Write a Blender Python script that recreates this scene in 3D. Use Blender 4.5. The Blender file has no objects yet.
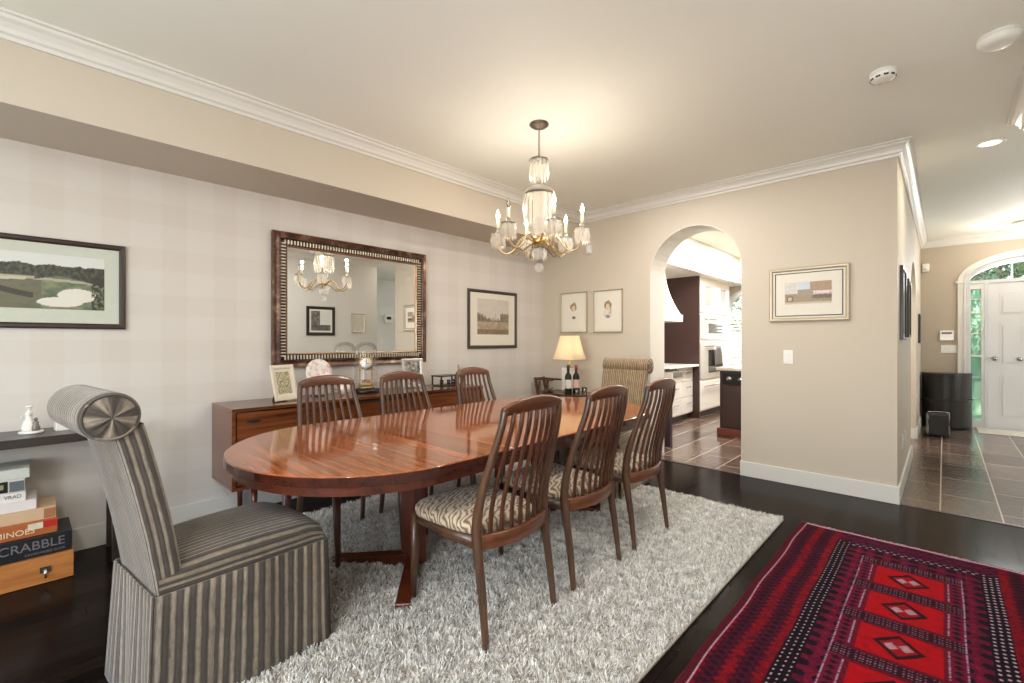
import bpy, bmesh, math, random
import numpy as np
from mathutils import Vector, Matrix, noise
R = random.Random(7)
PI = math.pi
scene = bpy.context.scene
COL = scene.collection
H = 2.766

# ------------------------------------------------------------------ materials
def s2l(c):
    return tuple((v/12.92 if v <= .04045 else ((v+.055)/1.055)**2.4) for v in [k/255 for k in c])
_m = {}
class NT:
    def __init__(s, name):
        s.m = bpy.data.materials.new(name); s.m.use_nodes = True
        s.t = s.m.node_tree; s.b = s.t.nodes['Principled BSDF']
    def n(s, typ, **kw):
        x = s.t.nodes.new(typ)
        for k, v in kw.items():
            if k in x.inputs: x.inputs[k].default_value = v
            else: setattr(x, k, v)
        return x
    def l(s, a, b): s.t.links.new(a, b)
    def math(s, op, a, b=None, c=None):
        x = s.t.nodes.new('ShaderNodeMath'); x.operation = op
        for i, v in enumerate((a, b, c)):
            if v is None: continue
            if isinstance(v, (int, float)): x.inputs[i].default_value = v
            else: s.l(v, x.inputs[i])
        return x.outputs[0]
    def mix(s, f, a, b):
        x = s.t.nodes.new('ShaderNodeMix'); x.data_type = 'RGBA'
        for i, v in ((0, f), (6, a), (7, b)):
            if isinstance(v, (int, float)): x.inputs[i].default_value = v
            elif isinstance(v, tuple): x.inputs[i].default_value = (*v[:3], 1)
            else: s.l(v, x.inputs[i])
        return x.outputs[2]
    def ramp(s, f, stops):
        x = s.t.nodes.new('ShaderNodeValToRGB'); e = x.color_ramp.elements
        while len(e) < len(stops): e.new(.5)
        for el, (p, c) in zip(e, stops): el.position = p; el.color = (*c[:3], 1)
        s.l(f, x.inputs[0]); return x.outputs[0]
    def obj(s): return s.n('ShaderNodeTexCoord').outputs['Object']
    def geo(s): return s.n('ShaderNodeNewGeometry').outputs['Position']
    def mapping(s, v, scale=(1,1,1), rot=(0,0,0)):
        x = s.t.nodes.new('ShaderNodeMapping'); x.inputs['Scale'].default_value = scale; x.inputs['Rotation'].default_value = rot
        s.l(v, x.inputs['Vector']); return x.outputs[0]
    def noise(s, v, scale, detail=3, rough=.5, out=0):
        x = s.n('ShaderNodeTexNoise', Scale=scale, Detail=detail, Roughness=rough)
        if v is not None: s.l(v, x.inputs['Vector'])
        return x.outputs[out]
    def bump(s, h, strength=.3, dist=.01):
        x = s.n('ShaderNodeBump', Strength=strength, Distance=dist); s.l(h, x.inputs['Height'])
        s.l(x.outputs[0], s.b.inputs['Normal'])
    def setc(s, c):
        if isinstance(c, tuple): s.b.inputs['Base Color'].default_value = (*c[:3], 1)
        else: s.l(c, s.b.inputs['Base Color'])
    def set(s, **kw):
        for k, v in kw.items(): s.b.inputs[k.replace('_', ' ')].default_value = v

def plain(name, rgb, rough=.5, metal=0, noise=.04, nscale=30, bump=0, **kw):
    if name in _m: return _m[name]
    t = NT(name); c = s2l(rgb)
    n = t.noise(t.obj(), nscale)
    t.setc(t.mix(n, tuple(v*(1-noise) for v in c), tuple(min(1, v*(1+noise)) for v in c)))
    t.set(Roughness=rough, Metallic=metal, **kw)
    if bump: t.bump(n, bump, .004)
    _m[name] = t.m; return t.m

def wood(name, light, dark, axis='X', rough=.3, scale=1.0, coat=0, streak=.55, vec='obj', fine=1):
    if name in _m: return _m[name]
    t = NT(name)
    v = t.obj() if vec == 'obj' else t.geo()
    k_ = 14*fine; l_ = 1.2/fine
    sc = {'X': (l_, k_, k_), 'Y': (k_, l_, k_), 'Z': (k_, k_, l_)}[axis]
    mv = t.mapping(v, tuple(k*scale for k in sc))
    n1 = t.noise(mv, 1.6, 6, .62); n2 = t.noise(mv, 5.5, 3, .6)
    f = t.math('ADD', t.math('MULTIPLY', n1, .72), t.math('MULTIPLY', n2, .28))
    L, D = s2l(light), s2l(dark); M = tuple(a*.5+b*.5 for a, b in zip(L, D))
    t.setc(t.ramp(f, [(.33, D), (streak-.08, M), (streak+.1, L)]))
    t.set(Roughness=rough, Coat_Weight=coat, Coat_Roughness=.06)
    t.bump(n2, .06, .002)
    _m[name] = t.m; return t.m

def vcol(name, rough=.6, coat=0, bump=0, bscale=300):
    if name in _m: return _m[name]
    t = NT(name); a = t.n('ShaderNodeAttribute', attribute_name='Col'); t.setc(a.outputs['Color'])
    t.set(Roughness=rough, Coat_Weight=coat, Coat_Roughness=.04, Specular_IOR_Level=.12 if rough > .8 else .5)
    if bump: t.bump(t.noise(t.obj(), bscale), bump, .004)
    _m[name] = t.m; return t.m

def stripes(name, pal, rough=.85, period=.05, sheen=.3):
    """woven stripes along the UV map's u (metres)"""
    if name in _m: return _m[name]
    t = NT(name)
    uv = t.n('ShaderNodeUVMap').outputs[0]
    sp = t.n('ShaderNodeSeparateXYZ'); t.l(uv, sp.inputs[0]); u = sp.outputs[0]
    nz = t.noise(t.obj(), 9, 4)
    uu = t.math('ADD', u, t.math('MULTIPLY', t.math('SUBTRACT', nz, .5), .008))
    fr = t.math('FRACT', t.math('DIVIDE', uu, period))
    base = t.ramp(fr, [(p, s2l(c)) for p, c in pal])
    wide = t.math('FRACT', t.math('DIVIDE', uu, period*3.7))
    tint = t.ramp(wide, [(0, (.80,.80,.80)), (.3, (1,1,1)), (.55, (.72,.70,.66)), (.8, (1.0,.96,.9)), (1, (.8,.8,.8))])
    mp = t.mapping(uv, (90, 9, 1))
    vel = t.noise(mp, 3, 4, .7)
    tint2 = t.ramp(t.math('ADD', t.math('MULTIPLY', vel, .6), t.math('MULTIPLY', t.noise(t.obj(), 22, 5, .75), .4)), [(.36, (.55,.53,.51)), (.62, (1.3,1.27,1.22))])  # blotchy crushed-velvet highlights put into the colour
    x = t.n('ShaderNodeMix', data_type='RGBA', blend_type='MULTIPLY'); x.inputs[0].default_value = 1
    t.l(base, x.inputs[6]); t.l(tint, x.inputs[7])
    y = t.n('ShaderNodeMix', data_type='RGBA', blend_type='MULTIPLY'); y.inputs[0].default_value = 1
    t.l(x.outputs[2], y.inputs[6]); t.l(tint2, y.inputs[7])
    t.setc(y.outputs[2]); t.set(Roughness=rough, Sheen_Weight=sheen)
    rib = t.math('ABSOLUTE', t.math('SINE', t.math('MULTIPLY', uu, PI/.018)))
    t.bump(t.math('ADD', rib, t.math('MULTIPLY', vel, .5)), .5, .004)
    _m[name] = t.m; return t.m

def glass(name='clear_glass', tint=(1,1,1), refl=.9, base=.08):
    if name in _m: return _m[name]
    m = bpy.data.materials.new(name); m.use_nodes = True; nt = m.node_tree; nt.nodes.clear()
    o = nt.nodes.new('ShaderNodeOutputMaterial'); mx = nt.nodes.new('ShaderNodeMixShader')
    tr = nt.nodes.new('ShaderNodeBsdfTransparent'); tr.inputs[0].default_value = (*tint, 1)
    g = nt.nodes.new('ShaderNodeBsdfGlossy'); g.inputs['Roughness'].default_value = .03
    lw = nt.nodes.new('ShaderNodeLayerWeight'); lw.inputs[0].default_value = .35
    ma = nt.nodes.new('ShaderNodeMath'); ma.operation = 'MULTIPLY_ADD'; ma.inputs[1].default_value = refl; ma.inputs[2].default_value = base
    nt.links.new(lw.outputs['Fresnel'], ma.inputs[0]); nt.links.new(ma.outputs[0], mx.inputs[0])
    nt.links.new(tr.outputs[0], mx.inputs[1]); nt.links.new(g.outputs[0], mx.inputs[2]); nt.links.new(mx.outputs[0], o.inputs[0])
    _m[name] = m; return m

def crystal():
    if 'cut_crystal' in _m: return _m['cut_crystal']
    m = bpy.data.materials.new('cut_crystal'); m.use_nodes = True; nt = m.node_tree; nt.nodes.clear()
    o = nt.nodes.new('ShaderNodeOutputMaterial'); mx = nt.nodes.new('ShaderNodeMixShader'); mx2 = nt.nodes.new('ShaderNodeMixShader')
    tr = nt.nodes.new('ShaderNodeBsdfTransparent'); tr.inputs[0].default_value = (.96,.93,.88,1)
    g = nt.nodes.new('ShaderNodeBsdfGlossy'); g.inputs['Roughness'].default_value = .25; g.inputs[0].default_value = (1,.98,.95,1)
    tl = nt.nodes.new('ShaderNodeBsdfTranslucent'); tl.inputs[0].default_value = (1,.985,.95,1)
    lw = nt.nodes.new('ShaderNodeLayerWeight'); lw.inputs[0].default_value = .12
    mx.inputs[0].default_value = .86
    nt.links.new(tr.outputs[0], mx.inputs[1]); nt.links.new(tl.outputs[0], mx.inputs[2])
    nt.links.new(lw.outputs['Fresnel'], mx2.inputs[0]); nt.links.new(mx.outputs[0], mx2.inputs[1]); nt.links.new(g.outputs[0], mx2.inputs[2])
    nt.links.new(mx2.outputs[0], o.inputs[0]); _m['cut_crystal'] = m; return m

def emit(name, rgb, strength):
    if name in _m: return _m[name]
    t = NT(name); t.setc(s2l(rgb)); t.b.inputs['Emission Color'].default_value = (*s2l(rgb), 1); t.set(Emission_Strength=strength)
    _m[name] = t.m; return t.m

# ------------------------------------------------------------------ geometry helpers
def NB(): return bmesh.new()
def _tf(vs, M):
    if M is not None:
        for v in vs: v.co = M @ v.co
def box(bm, x0, x1, y0, y1, z0, z1, M=None, mi=0):
    vs = [bm.verts.new(c) for c in ((x0,y0,z0),(x1,y0,z0),(x1,y1,z0),(x0,y1,z0),(x0,y0,z1),(x1,y0,z1),(x1,y1,z1),(x0,y1,z1))]
    _tf(vs, M)
    for f in ((3,2,1,0),(4,5,6,7),(0,1,5,4),(1,2,6,5),(2,3,7,6),(3,0,4,7)):
        bm.faces.new([vs[i] for i in f]).material_index = mi
    return vs
def prism(bm, poly, axis, a, b, M=None, mi=0):
    """poly in the plane orthogonal to axis: X->(y,z) Y->(x,z) Z->(x,y)"""
    def co(p, k): return {'X': (k, p[0], p[1]), 'Y': (p[0], k, p[1]), 'Z': (p[0], p[1], k)}[axis]
    A = [bm.verts.new(co(p, a)) for p in poly]; B = [bm.verts.new(co(p, b)) for p in poly]
    _tf(A+B, M); n = len(poly)
    fs = [bm.faces.new(A), bm.faces.new(list(reversed(B)))]
    for i in range(n): fs.append(bm.faces.new((A[i], B[i], B[(i+1) % n], A[(i+1) % n])))
    for f in fs: f.material_index = mi
    bmesh.ops.recalc_face_normals(bm, faces=fs)
    return fs
def loft(bm, rings, closed=True, caps=True, mi=0, smooth=True):
    V = [[bm.verts.new(p) for p in r] for r in rings]; n = len(rings[0]); fs = []
    for a, b in zip(V, V[1:]):
        for i in range(n if closed else n-1):
            j = (i+1) % n
            try: fs.append(bm.faces.new((a[i], a[j], b[j], b[i])))
            except ValueError: pass
    if caps and closed:
        fs.append(bm.faces.new(list(reversed(V[0])))); fs.append(bm.faces.new(V[-1]))
    for f in fs: f.material_index = mi; f.smooth = smooth
    bmesh.ops.recalc_face_normals(bm, faces=fs)
    return V
def tube(bm, pts, rad, n=8, up=(0,0,1), mi=0, square=False):
    """sweep; rad = number / (rx,ry) / list of either"""
    pts = [Vector(p) for p in pts]; N = len(pts); rings = []
    u0 = Vector(up)
    for i, p in enumerate(pts):
        t = (pts[min(i+1, N-1)] - pts[max(i-1, 0)]).normalized()
        s = t.cross(u0)
        if s.length < 1e-4: s = t.cross(Vector((1,0,0)))
        s.normalize(); w = s.cross(t).normalized()
        r = rad[i] if isinstance(rad, list) else rad
        rx, ry = r if isinstance(r, tuple) else (r, r)
        ring = []
        for k in range(n):
            a = 2*PI*k/n + (PI/4 if n == 4 else 0)
            c, d = math.cos(a), math.sin(a)
            if square:
                q = 1/max(abs(c), abs(d))**.75; c *= q; d *= q
            ring.append(p + s*rx*c + w*ry*d)
        rings.append(ring)
    loft(bm, rings, mi=mi)
def lathe(bm, prof, n=24, c=(0,0,0), mi=0, smooth=True, M=None):
    rings = []
    for r, z in prof:
        ring = [Vector((c[0]+max(r, 1e-4)*math.cos(2*PI*k/n), c[1]+max(r, 1e-4)*math.sin(2*PI*k/n), c[2]+z)) for k in range(n)]
        if M is not None: ring = [M @ v for v in ring]
        rings.append(ring)
    loft(bm, rings, mi=mi, smooth=smooth)
def sphere(bm, c, r, sc=(1,1,1), seg=12, mi=0):
    M = Matrix.Translation(c) @ Matrix.Diagonal((r*sc[0], r*sc[1], r*sc[2], 1))
    ret = bmesh.ops.create_uvsphere(bm, u_segments=seg, v_segments=max(6, seg*2//3), radius=1, matrix=M)
    for v in ret['verts']:
        for f in v.link_faces: f.smooth = True; f.material_index = mi
def sheet(bm, P, UV=None, mi=0, smooth=True):
    """grid of points with UVs (metres)"""
    V = [[bm.verts.new(p) for p in row] for row in P]
    ul = bm.loops.layers.uv.verify()
    for i in range(len(V)-1):
        for j in range(len(V[0])-1):
            f = bm.faces.new((V[i][j], V[i][j+1], V[i+1][j+1], V[i+1][j])); f.smooth = smooth; f.material_index = mi
            if UV:
                for lp, (a, b) in zip(f.loops, ((i,j),(i,j+1),(i+1,j+1),(i+1,j))): lp[ul].uv = UV[a][b]
def mk(name, bm, mats, parent=None, bevel=0, seg=2, subsurf=0, loc=None):
    me = bpy.data.meshes.new(name); bm.to_mesh(me); bm.free()
    if not isinstance(mats, (list, tuple)): mats = [mats]
    for m in mats: me.materials.append(m)
    o = bpy.data.objects.new(name, me); COL.objects.link(o)
    if parent: o.parent = parent
    if loc: o.location = loc
    if bevel:
        b = o.modifiers.new('bevel', 'BEVEL'); b.width = bevel; b.segments = seg; b.limit_method = 'ANGLE'; b.angle_limit = .6; b.harden_normals = False
    if subsurf:
        s = o.modifiers.new('sub', 'SUBSURF'); s.levels = subsurf; s.render_levels = subsurf
    return o
def tag(o, label, cat, group=None, kind=None):
    o['label'] = label; o['category'] = cat
    if group: o['group'] = group
    if kind: o['kind'] = kind
    return o
def thing(name, label, cat, loc=(0,0,0), rz=0, group=None):
    o = bpy.data.objects.new(name, None); COL.objects.link(o); o.location = loc; o.rotation_euler = (0,0,rz)
    o.empty_display_size = .05
    return tag(o, label, cat, group)
def struct(name, bm, mats, **kw):
    o = mk(name, bm, mats, **kw)
    if 'parent' not in kw or kw['parent'] is None: o['kind'] = 'structure'
    return o
def sgroup(name, loc=(0,0,0)):
    o = bpy.data.objects.new(name, None); COL.objects.link(o); o.location = loc; o['kind'] = 'structure'; return o
def copy_tree(o, parent=None):
    c = o.copy(); COL.objects.link(c)
    if parent: c.parent = parent
    for ch in list(o.children): copy_tree(ch, c)
    return c
def text(name, s, size, mat, parent, loc, rot, ext=.0006, align='CENTER', sx=1):
    cu = bpy.data.curves.new(name, 'FONT'); cu.body = s; cu.size = size; cu.extrude = ext; cu.align_x = align; cu.align_y = 'CENTER'
    tmp = bpy.data.objects.new('tmp', cu); COL.objects.link(tmp)
    dg = bpy.context.evaluated_depsgraph_get(); me = bpy.data.meshes.new_from_object(tmp.evaluated_get(dg))
    bpy.data.objects.remove(tmp); me.materials.clear(); me.materials.append(mat)
    o = bpy.data.objects.new(name, me); COL.objects.link(o); o.parent = parent; o.location = loc; o.rotation_euler = rot; o.scale = (sx,1,1)
    return o
def painted(name, w, h, nx, ny, fn, mat, parent=None, M=None, thick=0):
    """flat grid in local XZ, facing -Y, centred; fn(u,v)->sRGB 0-255, u right 0..1, v up 0..1"""
    vs = []; cols = []
    for j in range(ny+1):
        for i in range(nx+1):
            u, v = i/nx, j/ny; vs.append(((u-.5)*w, 0, (v-.5)*h)); cols.append((*s2l([max(0, min(255, k)) for k in fn(u, v)]), 1))
    fs = [(j*(nx+1)+i, j*(nx+1)+i+1, (j+1)*(nx+1)+i+1, (j+1)*(nx+1)+i) for j in range(ny) for i in range(nx)]
    me = bpy.data.meshes.new(name); me.from_pydata(vs, [], fs); a = me.color_attributes.new('Col', 'FLOAT_COLOR', 'POINT')
    a.data.foreach_set('color', np.array(cols, dtype=np.float32).ravel()); me.materials.append(mat)
    o = bpy.data.objects.new(name, me); COL.objects.link(o)
    if parent: o.parent = parent
    if M is not None: o.matrix_local = M
    return o
def fb(x, y, s=1, o=0): return noise.fractal(Vector((x*s, y*s, o)), 1.0, 2.0, 4)
def lerp(a, b, t): t = max(0, min(1, t)); return tuple(p+(q-p)*t for p, q in zip(a, b))

# ------------------------------------------------------------------ shared materials
def m_wall():
    t = NT('taupe_wall_paint'); n = t.noise(t.geo(), 60, 4)
    t.setc(s2l((203,192,175))); t.set(Roughness=.6); t.bump(n, .05, .002); return t.m
WALL = m_wall()
FOY = plain('foyer_wall_paint', (184,171,153), .6, noise=.01)
BLUEW = plain('cool_white_paint', (226,229,230), .6, noise=.01)
CEIL = plain('ceiling_paint', (240,240,230), .7, noise=.01)
TRIM = plain('white_trim_paint', (222,219,211), .35, noise=.01)
KWHITE = plain('kitchen_white_lacquer', (240,236,228), .3, noise=.01)
def m_paper():
    t = NT('plaid_wallpaper'); p = t.geo(); sp = t.n('ShaderNodeSeparateXYZ'); t.l(p, sp.inputs[0])
    def band(c, off=0):
        f = t.math('FRACT', t.math('ADD', t.math('DIVIDE', c, .30), off))
        a = t.ramp(f, [(0,(0,0,0)),(.03,(1,1,1)),(.47,(1,1,1)),(.5,(0,0,0))])
        return a
    a = band(sp.outputs[1]); b = band(sp.outputs[2], .3)
    s = t.math('MULTIPLY', t.math('ADD', a, b), .5)
    t.setc(t.mix(s, s2l((215,209,202)), s2l((210,202,193)))); t.set(Roughness=.5)
    t.bump(t.noise(t.mapping(p, (1, 40, 4)), 20), .03, .002); return t.m
PAPER = m_paper()
def m_floor():
    t = NT('espresso_plank_floor'); p = t.geo()
    sp = t.n('ShaderNodeSeparateXYZ'); t.l(p, sp.inputs[0])
    pw = .083
    ix = t.math('FLOOR', t.math('DIVIDE', sp.outputs[0], pw)); fx = t.math('FRACT', t.math('DIVIDE', sp.outputs[0], pw))
    wn = t.n('ShaderNodeTexWhiteNoise', noise_dimensions='1D'); t.l(ix, wn.inputs['W'])
    yy = t.math('ADD', t.math('DIVIDE', sp.outputs[1], 1.1), t.math('MULTIPLY', wn.outputs[0], 7)); fy = t.math('FRACT', yy)
    iy = t.math('FLOOR', yy)
    cv = t.n('ShaderNodeCombineXYZ'); t.l(ix, cv.inputs[0]); t.l(iy, cv.inputs[1])
    wn2 = t.n('ShaderNodeTexWhiteNoise', noise_dimensions='3D'); t.l(cv.outputs[0], wn2.inputs['Vector'])
    n = t.noise(t.mapping(p, (60, 3, 1)), 1.5, 5)
    base = t.mix(wn2.outputs[0], s2l((14,10,9)), s2l((42,31,26)))
    base = t.mix(t.math('MULTIPLY', n, .6), base, s2l((22,16,13)))
    gx = t.math('LESS_THAN', t.math('MINIMUM', fx, t.math('SUBTRACT', 1, fx)), .02)
    gy = t.math('LESS_THAN', t.math('MINIMUM', fy, t.math('SUBTRACT', 1, fy)), .002)
    g = t.math('MAXIMUM', gx, gy)
    t.setc(t.mix(g, base, s2l((8,6,5))))
    t.l(t.math('ADD', t.math('MULTIPLY', n, .14), .09), t.b.inputs['Roughness'])
    t.set(IOR=1.13); t.bump(t.math('SUBTRACT', t.math('MULTIPLY', t.noise(t.mapping(p, (14, 3, 1)), 3), .6), g), .22, .003); return t.m
def m_tile():
    t = NT('brown_slate_tile'); p = t.geo(); sp = t.n('ShaderNodeSeparateXYZ'); t.l(p, sp.inputs[0])
    ux = t.math('DIVIDE', t.math('ADD', sp.outputs[0], -3.74+.32*20), .32); uy = t.math('DIVIDE', sp.outputs[1], .64)
    uy = t.math('ADD', uy, t.math('MULTIPLY', t.math('FLOOR', ux), .5))
    fx, fy = t.math('FRACT', ux), t.math('FRACT', uy)
    g = t.math('MAXIMUM', t.math('LESS_THAN', t.math('MINIMUM', fx, t.math('SUBTRACT', 1, fx)), .014),
               t.math('LESS_THAN', t.math('MINIMUM', fy, t.math('SUBTRACT', 1, fy)), .006))
    cv = t.n('ShaderNodeCombineXYZ'); t.l(t.math('FLOOR', ux), cv.inputs[0]); t.l(t.math('FLOOR', uy), cv.inputs[1])
    wn = t.n('ShaderNodeTexWhiteNoise', noise_dimensions='3D'); t.l(cv.outputs[0], wn.inputs['Vector'])
    n = t.noise(p, 6, 6, .6); n2 = t.noise(t.mapping(p, (1, .5, 1)), 26, 4, .6)
    c = t.ramp(t.math('ADD', t.math('MULTIPLY', n, .7), t.math('MULTIPLY', wn.outputs[0], .3)), [(.3, s2l((74,58,50))), (.55, s2l((98,80,70))), (.75, s2l((122,104,92)))])
    t.setc(t.mix(g, c, s2l((196,184,168))))
    t.l(t.math('ADD', t.math('MULTIPLY', n2, .18), .04), t.b.inputs['Roughness']); t.set(Specular_IOR_Level=.75)
    t.bump(t.math('SUBTRACT', n2, t.math('MULTIPLY', g, .5)), .5, .006); return t.m
FLOOR = m_floor(); TILE = m_tile()
ROSE_TOP = wood('rosewood_top', (178,100,54), (62,28,15), 'X', .07, .9, .2, .51, fine=1.9)
ROSE = wood('rosewood', (104,48,28), (42,18,12), 'X', .3, 1.1, .3)
ROSE_V = wood('rosewood_upright', (112,52,34), (48,20,15), 'Z', .28, 1.1, .3)
SB = wood('sideboard_rosewood', (134,74,38), (36,19,13), 'Y', .24, .8, .25, .53, fine=1.4)
CH = wood('dark_walnut', (98,68,48), (50,32,22), 'Z', .34, 1.0, .2)
CHS = wood('walnut_slat', (100,58,38), (46,24,17), 'Z', .32, 1.0, .2)
CHR = wood('walnut_rail', (118,70,44), (58,32,20), 'Y', .32, 1.0, .2)
BLACK = plain('black_lacquer', (22,20,20), .35)
BRASS = plain('aged_brass', (196,160,96), .28, 1)
GOLD = plain('champagne_gilt', (186,174,150), .4, .45)
CHROME = plain('brushed_nickel', (190,186,178), .25, 1)
BRONZE = plain('aged_bronze', (110,98,84), .4, .8)
WHITE = plain('white_plastic', (238,236,230), .4, noise=.01)
PORC = plain('glazed_porcelain', (236,232,226), .15, noise=.02)
MATB = plain('ivory_mat_board', (224,218,202), .8, noise=.01)
GLASS = glass()
CRY = crystal()
PRINT = vcol('picture_print', .5, .25)

# ------------------------------------------------------------------ room shell
def arch(cx, hw, spring, rise, n=24, x_first=True):
    return [(cx-hw*math.cos(PI*k/n), spring+rise*math.sin(PI*k/n)) for k in range(n+1)]
b = NB(); box(b, -.15, 4.35, -2.75, 4.60, -.1, 0); struct('floor', b, FLOOR)
b = NB(); box(b, -.15, 6.6, 4.60, 9.75, -.1, 0); struct('floor', b, TILE)
b = NB(); box(b, -.15, 6.6, -2.75, 9.75, H, H+.1); struct('ceiling', b, CEIL)
b = NB(); box(b, -.15, 0, -2.75, 4.57, 0, H); struct('wall_left', b, PAPER)
b = NB(); box(b, -.15, 0, 4.57, 9.75, 0, H); struct('wall_kitchen', b, KWHITE)
AR = arch(1.932, .459, 1.95, .459)
b = NB(); prism(b, [(0,0),(1.473,0)]+AR+[(2.391,0),(3.5,0),(3.5,H),(0,H)], 'Y', 4.57, 4.90); struct('wall_far', b, WALL)
b = NB(); ring = arch(1.932, .459, 1.95, .459); prism(b, [(1.473,0)]+ring+[(2.391,0),(2.385,0)]+[(1.932+(x-1.932)*.987, 1.95+(z-1.95)*.987) for x, z in reversed(ring)]+[(1.479,0)], 'Y', 4.568, 4.902)
struct('trim_1', b, TRIM)
# hall wall with an arched opening
AR2 = [(y, z) for y, z in arch(7.15, .62, 1.75, .42)]
b = NB(); prism(b, [(4.90,0),(6.53,0)]+AR2+[(7.77,0),(9.38,0),(9.38,H),(4.90,H)], 'X', 3.38, 3.5); struct('wall_hall', b, WALL)
# foyer wall with the door surround cut out
DC, DHW, DSP, DR = 4.672, .70, 2.12, .33
AR3 = arch(DC, DHW, DSP, DR)
b = NB(); prism(b, [(3.38,0),(DC-DHW,0)]+AR3+[(DC+DHW,0),(6.6,0),(6.6,H),(3.38,H)], 'Y', 9.38, 9.52); struct('wall_foyer', b, FOY)
b = NB(); box(b, 4.165, 4.30, -1.2, 4.585, 0, H); struct('wall_right', b, plain('pale_grey_wall_paint', (208,206,200), .6, noise=.01))
b = NB(); box(b, 4.30, 6.6, 4.46, 4.585, 0, H); box(b, 6.48, 6.6, 4.60, 9.38, 0, H); struct('wall_right', b, BLUEW)
# near wall: wide window openings (behind the camera)
b = NB(); box(b, 0, 4.35, -2.75, -2.6, 0, .45); box(b, 0, 4.35, -2.75, -2.6, 2.35, H)
for x0, x1 in ((0,.5),(2.0,2.3),(3.8,4.35)): box(b, x0, x1, -2.75, -2.6, .45, 2.35)
struct('wall_near', b, WALL)
b = NB(); box(b, 4.14, 4.30, -2.6, -1.2, 0, .45); box(b, 4.14, 4.30, -2.6, -1.2, 2.35, H); box(b, 4.14, 4.30, -2.6, -2.4, .45, 2.35)
struct('wall_right', b, WALL)
for i, (x0, x1) in enumerate(((.5,2.0),(2.3,3.8))):
    b = NB()
    for a0, a1 in ((x0, x0+.05), ((x0+x1)/2-.02, (x0+x1)/2+.02), (x1-.05, x1)): box(b, a0, a1, -2.7, -2.62, .45, 2.35)
    box(b, x0, x1, -2.7, -2.62, .45, .5); box(b, x0, x1, -2.7, -2.62, 2.3, 2.35); struct('window_%d' % (i+4), b, TRIM)
# kitchen back wall, with an arched window opening
KX0, KX1 = .70, 1.42
AR4 = arch((KX0+KX1)/2, (KX1-KX0)/2, 1.80, .36)
b = NB(); box(b, 0, KX0, 9.38, 9.52, 0, H); box(b, KX1, 3.38, 9.38, 9.52, 0, H); box(b, KX0, KX1, 9.38, 9.52, 0, .72)
prism(b, AR4+[(KX1,H),(KX0,H)], 'Y', 9.38, 9.52); struct('wall_kitchen', b, WALL)
# bulkhead (soffit) along left wall
b = NB(); box(b, 0, .563, -2.6, 4.57, 2.366, H); struct('ceiling_soffit', b, WALL)
# kitchen bulkhead
b = NB(); box(b, 0, 1.05, 4.9, 9.38, 2.30, H); box(b, 0, 2.2, 8.9, 9.38, 2.38, H); struct('ceiling_soffit', b, KWHITE)

# crown mouldings
CROWN = [(0,-.105),(.012,-.105),(.016,-.088),(.030,-.080),(.036,-.060),(.050,-.040),(.068,-.028),(.074,-.014),(.090,-.012),(.090,0),(0,0)]
def crown(name, path, sides):
    """path of wall-line points; each segment offsets to its side; corners mitred"""
    bm = NB(); N = len(path); rings = []
    nrm = []
    for i in range(N-1):
        d = (Vector(path[i+1])-Vector(path[i])).normalized(); nrm.append(Vector((-d.y, d.x))*sides)
    for i, p in enumerate(path):
        if i == 0: m = nrm[0]
        elif i == N-1: m = nrm[-1]
        else:
            s = nrm[i-1]+nrm[i]; m = s*(2/ s.length_squared) if s.length > .01 else nrm[i]
        rings.append([Vector((p[0]+m.x*o, p[1]+m.y*o, H+z)) for o, z in CROWN])
    loft(bm, rings, smooth=False); return struct(name, bm, TRIM)
crown('trim_2', [(.563,-2.6),(.563,4.57),(3.5,4.57),(3.5,9.38),(6.48,9.38)], -1)
crown('trim_3', [(4.165,-2.6),(4.165,4.585),(6.48,4.585)], 1)
def baseb(name, x0, x1, y0, y1, h=.135):
    bm = NB(); box(bm, x0, x1, y0, y1, 0, h); struct(name, bm, TRIM, bevel=.004)
baseb('baseboard_left', 0, .016, -2.6, 4.57)
baseb('baseboard_far', 0, 1.473, 4.554, 4.57); baseb('baseboard_far', 2.378, 3.516, 4.554, 4.57)
baseb('baseboard_far', 2.376, 2.39, 4.57, 4.90)
baseb('baseboard_hall', 3.5, 3.516, 4.57, 6.53); baseb('baseboard_hall', 3.5, 3.516, 7.77, 9.364); baseb('baseboard_hall', 3.38, 3.5, 7.755, 7.77)
baseb('baseboard_foyer', 3.516, DC-DHW-.06, 9.364, 9.38); baseb('baseboard_right', 4.149, 4.165, -2.6, 4.57)
# threshold strip
b = NB(); box(b, .0, 6.4, 4.565, 4.60, 0, .004); struct('trim_4', b, wood('threshold_wood', (70,48,38), (40,28,22), 'X', .3))

# ------------------------------------------------------------------ front door surround
def band(bm, cx, hw, sp, rise, t, y0, y1, z0=0, n=24):
    o = arch(cx, hw+t, sp, rise+t, n); i = arch(cx, hw, sp, rise, n)
    prism(bm, [(cx-hw-t,z0)]+o+[(cx+hw+t,z0),(cx+hw,z0)]+list(reversed(i))+[(cx-hw,z0)], 'Y', y0, y1)
b = NB(); band(b, DC, DHW-.02, DSP, DR-.02, .085, 9.355, 9.38); band(b, DC, DHW-.02, DSP, DR-.02, .02, 9.34, 9.36)
box(b, DC-DHW-.09, DC-DHW+.01, 9.345, 9.36, 2.095, 2.125); struct('trim_5', b, TRIM)
DL, DRR = 4.215, 5.129
DOORW = plain('white_door_paint', (212,210,208), .4, noise=.01)
b = NB()
band(b, DC, DHW-.06, DSP-.02, DR-.06, .065, 9.40, 9.50)
box(b, DC-DHW+.022, DC+DHW-.022, 9.403, 9.497, 2.077, 2.124)
for x in (DL-.034, DRR-.006): box(b, x, x+.041, 9.402, 9.498, 0, 2.079)
struct('trim_6', b, plain('door_jamb_paint', (205,206,208), .4))
d = sgroup('door_1', (4.672, 9.42, 0))
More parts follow.
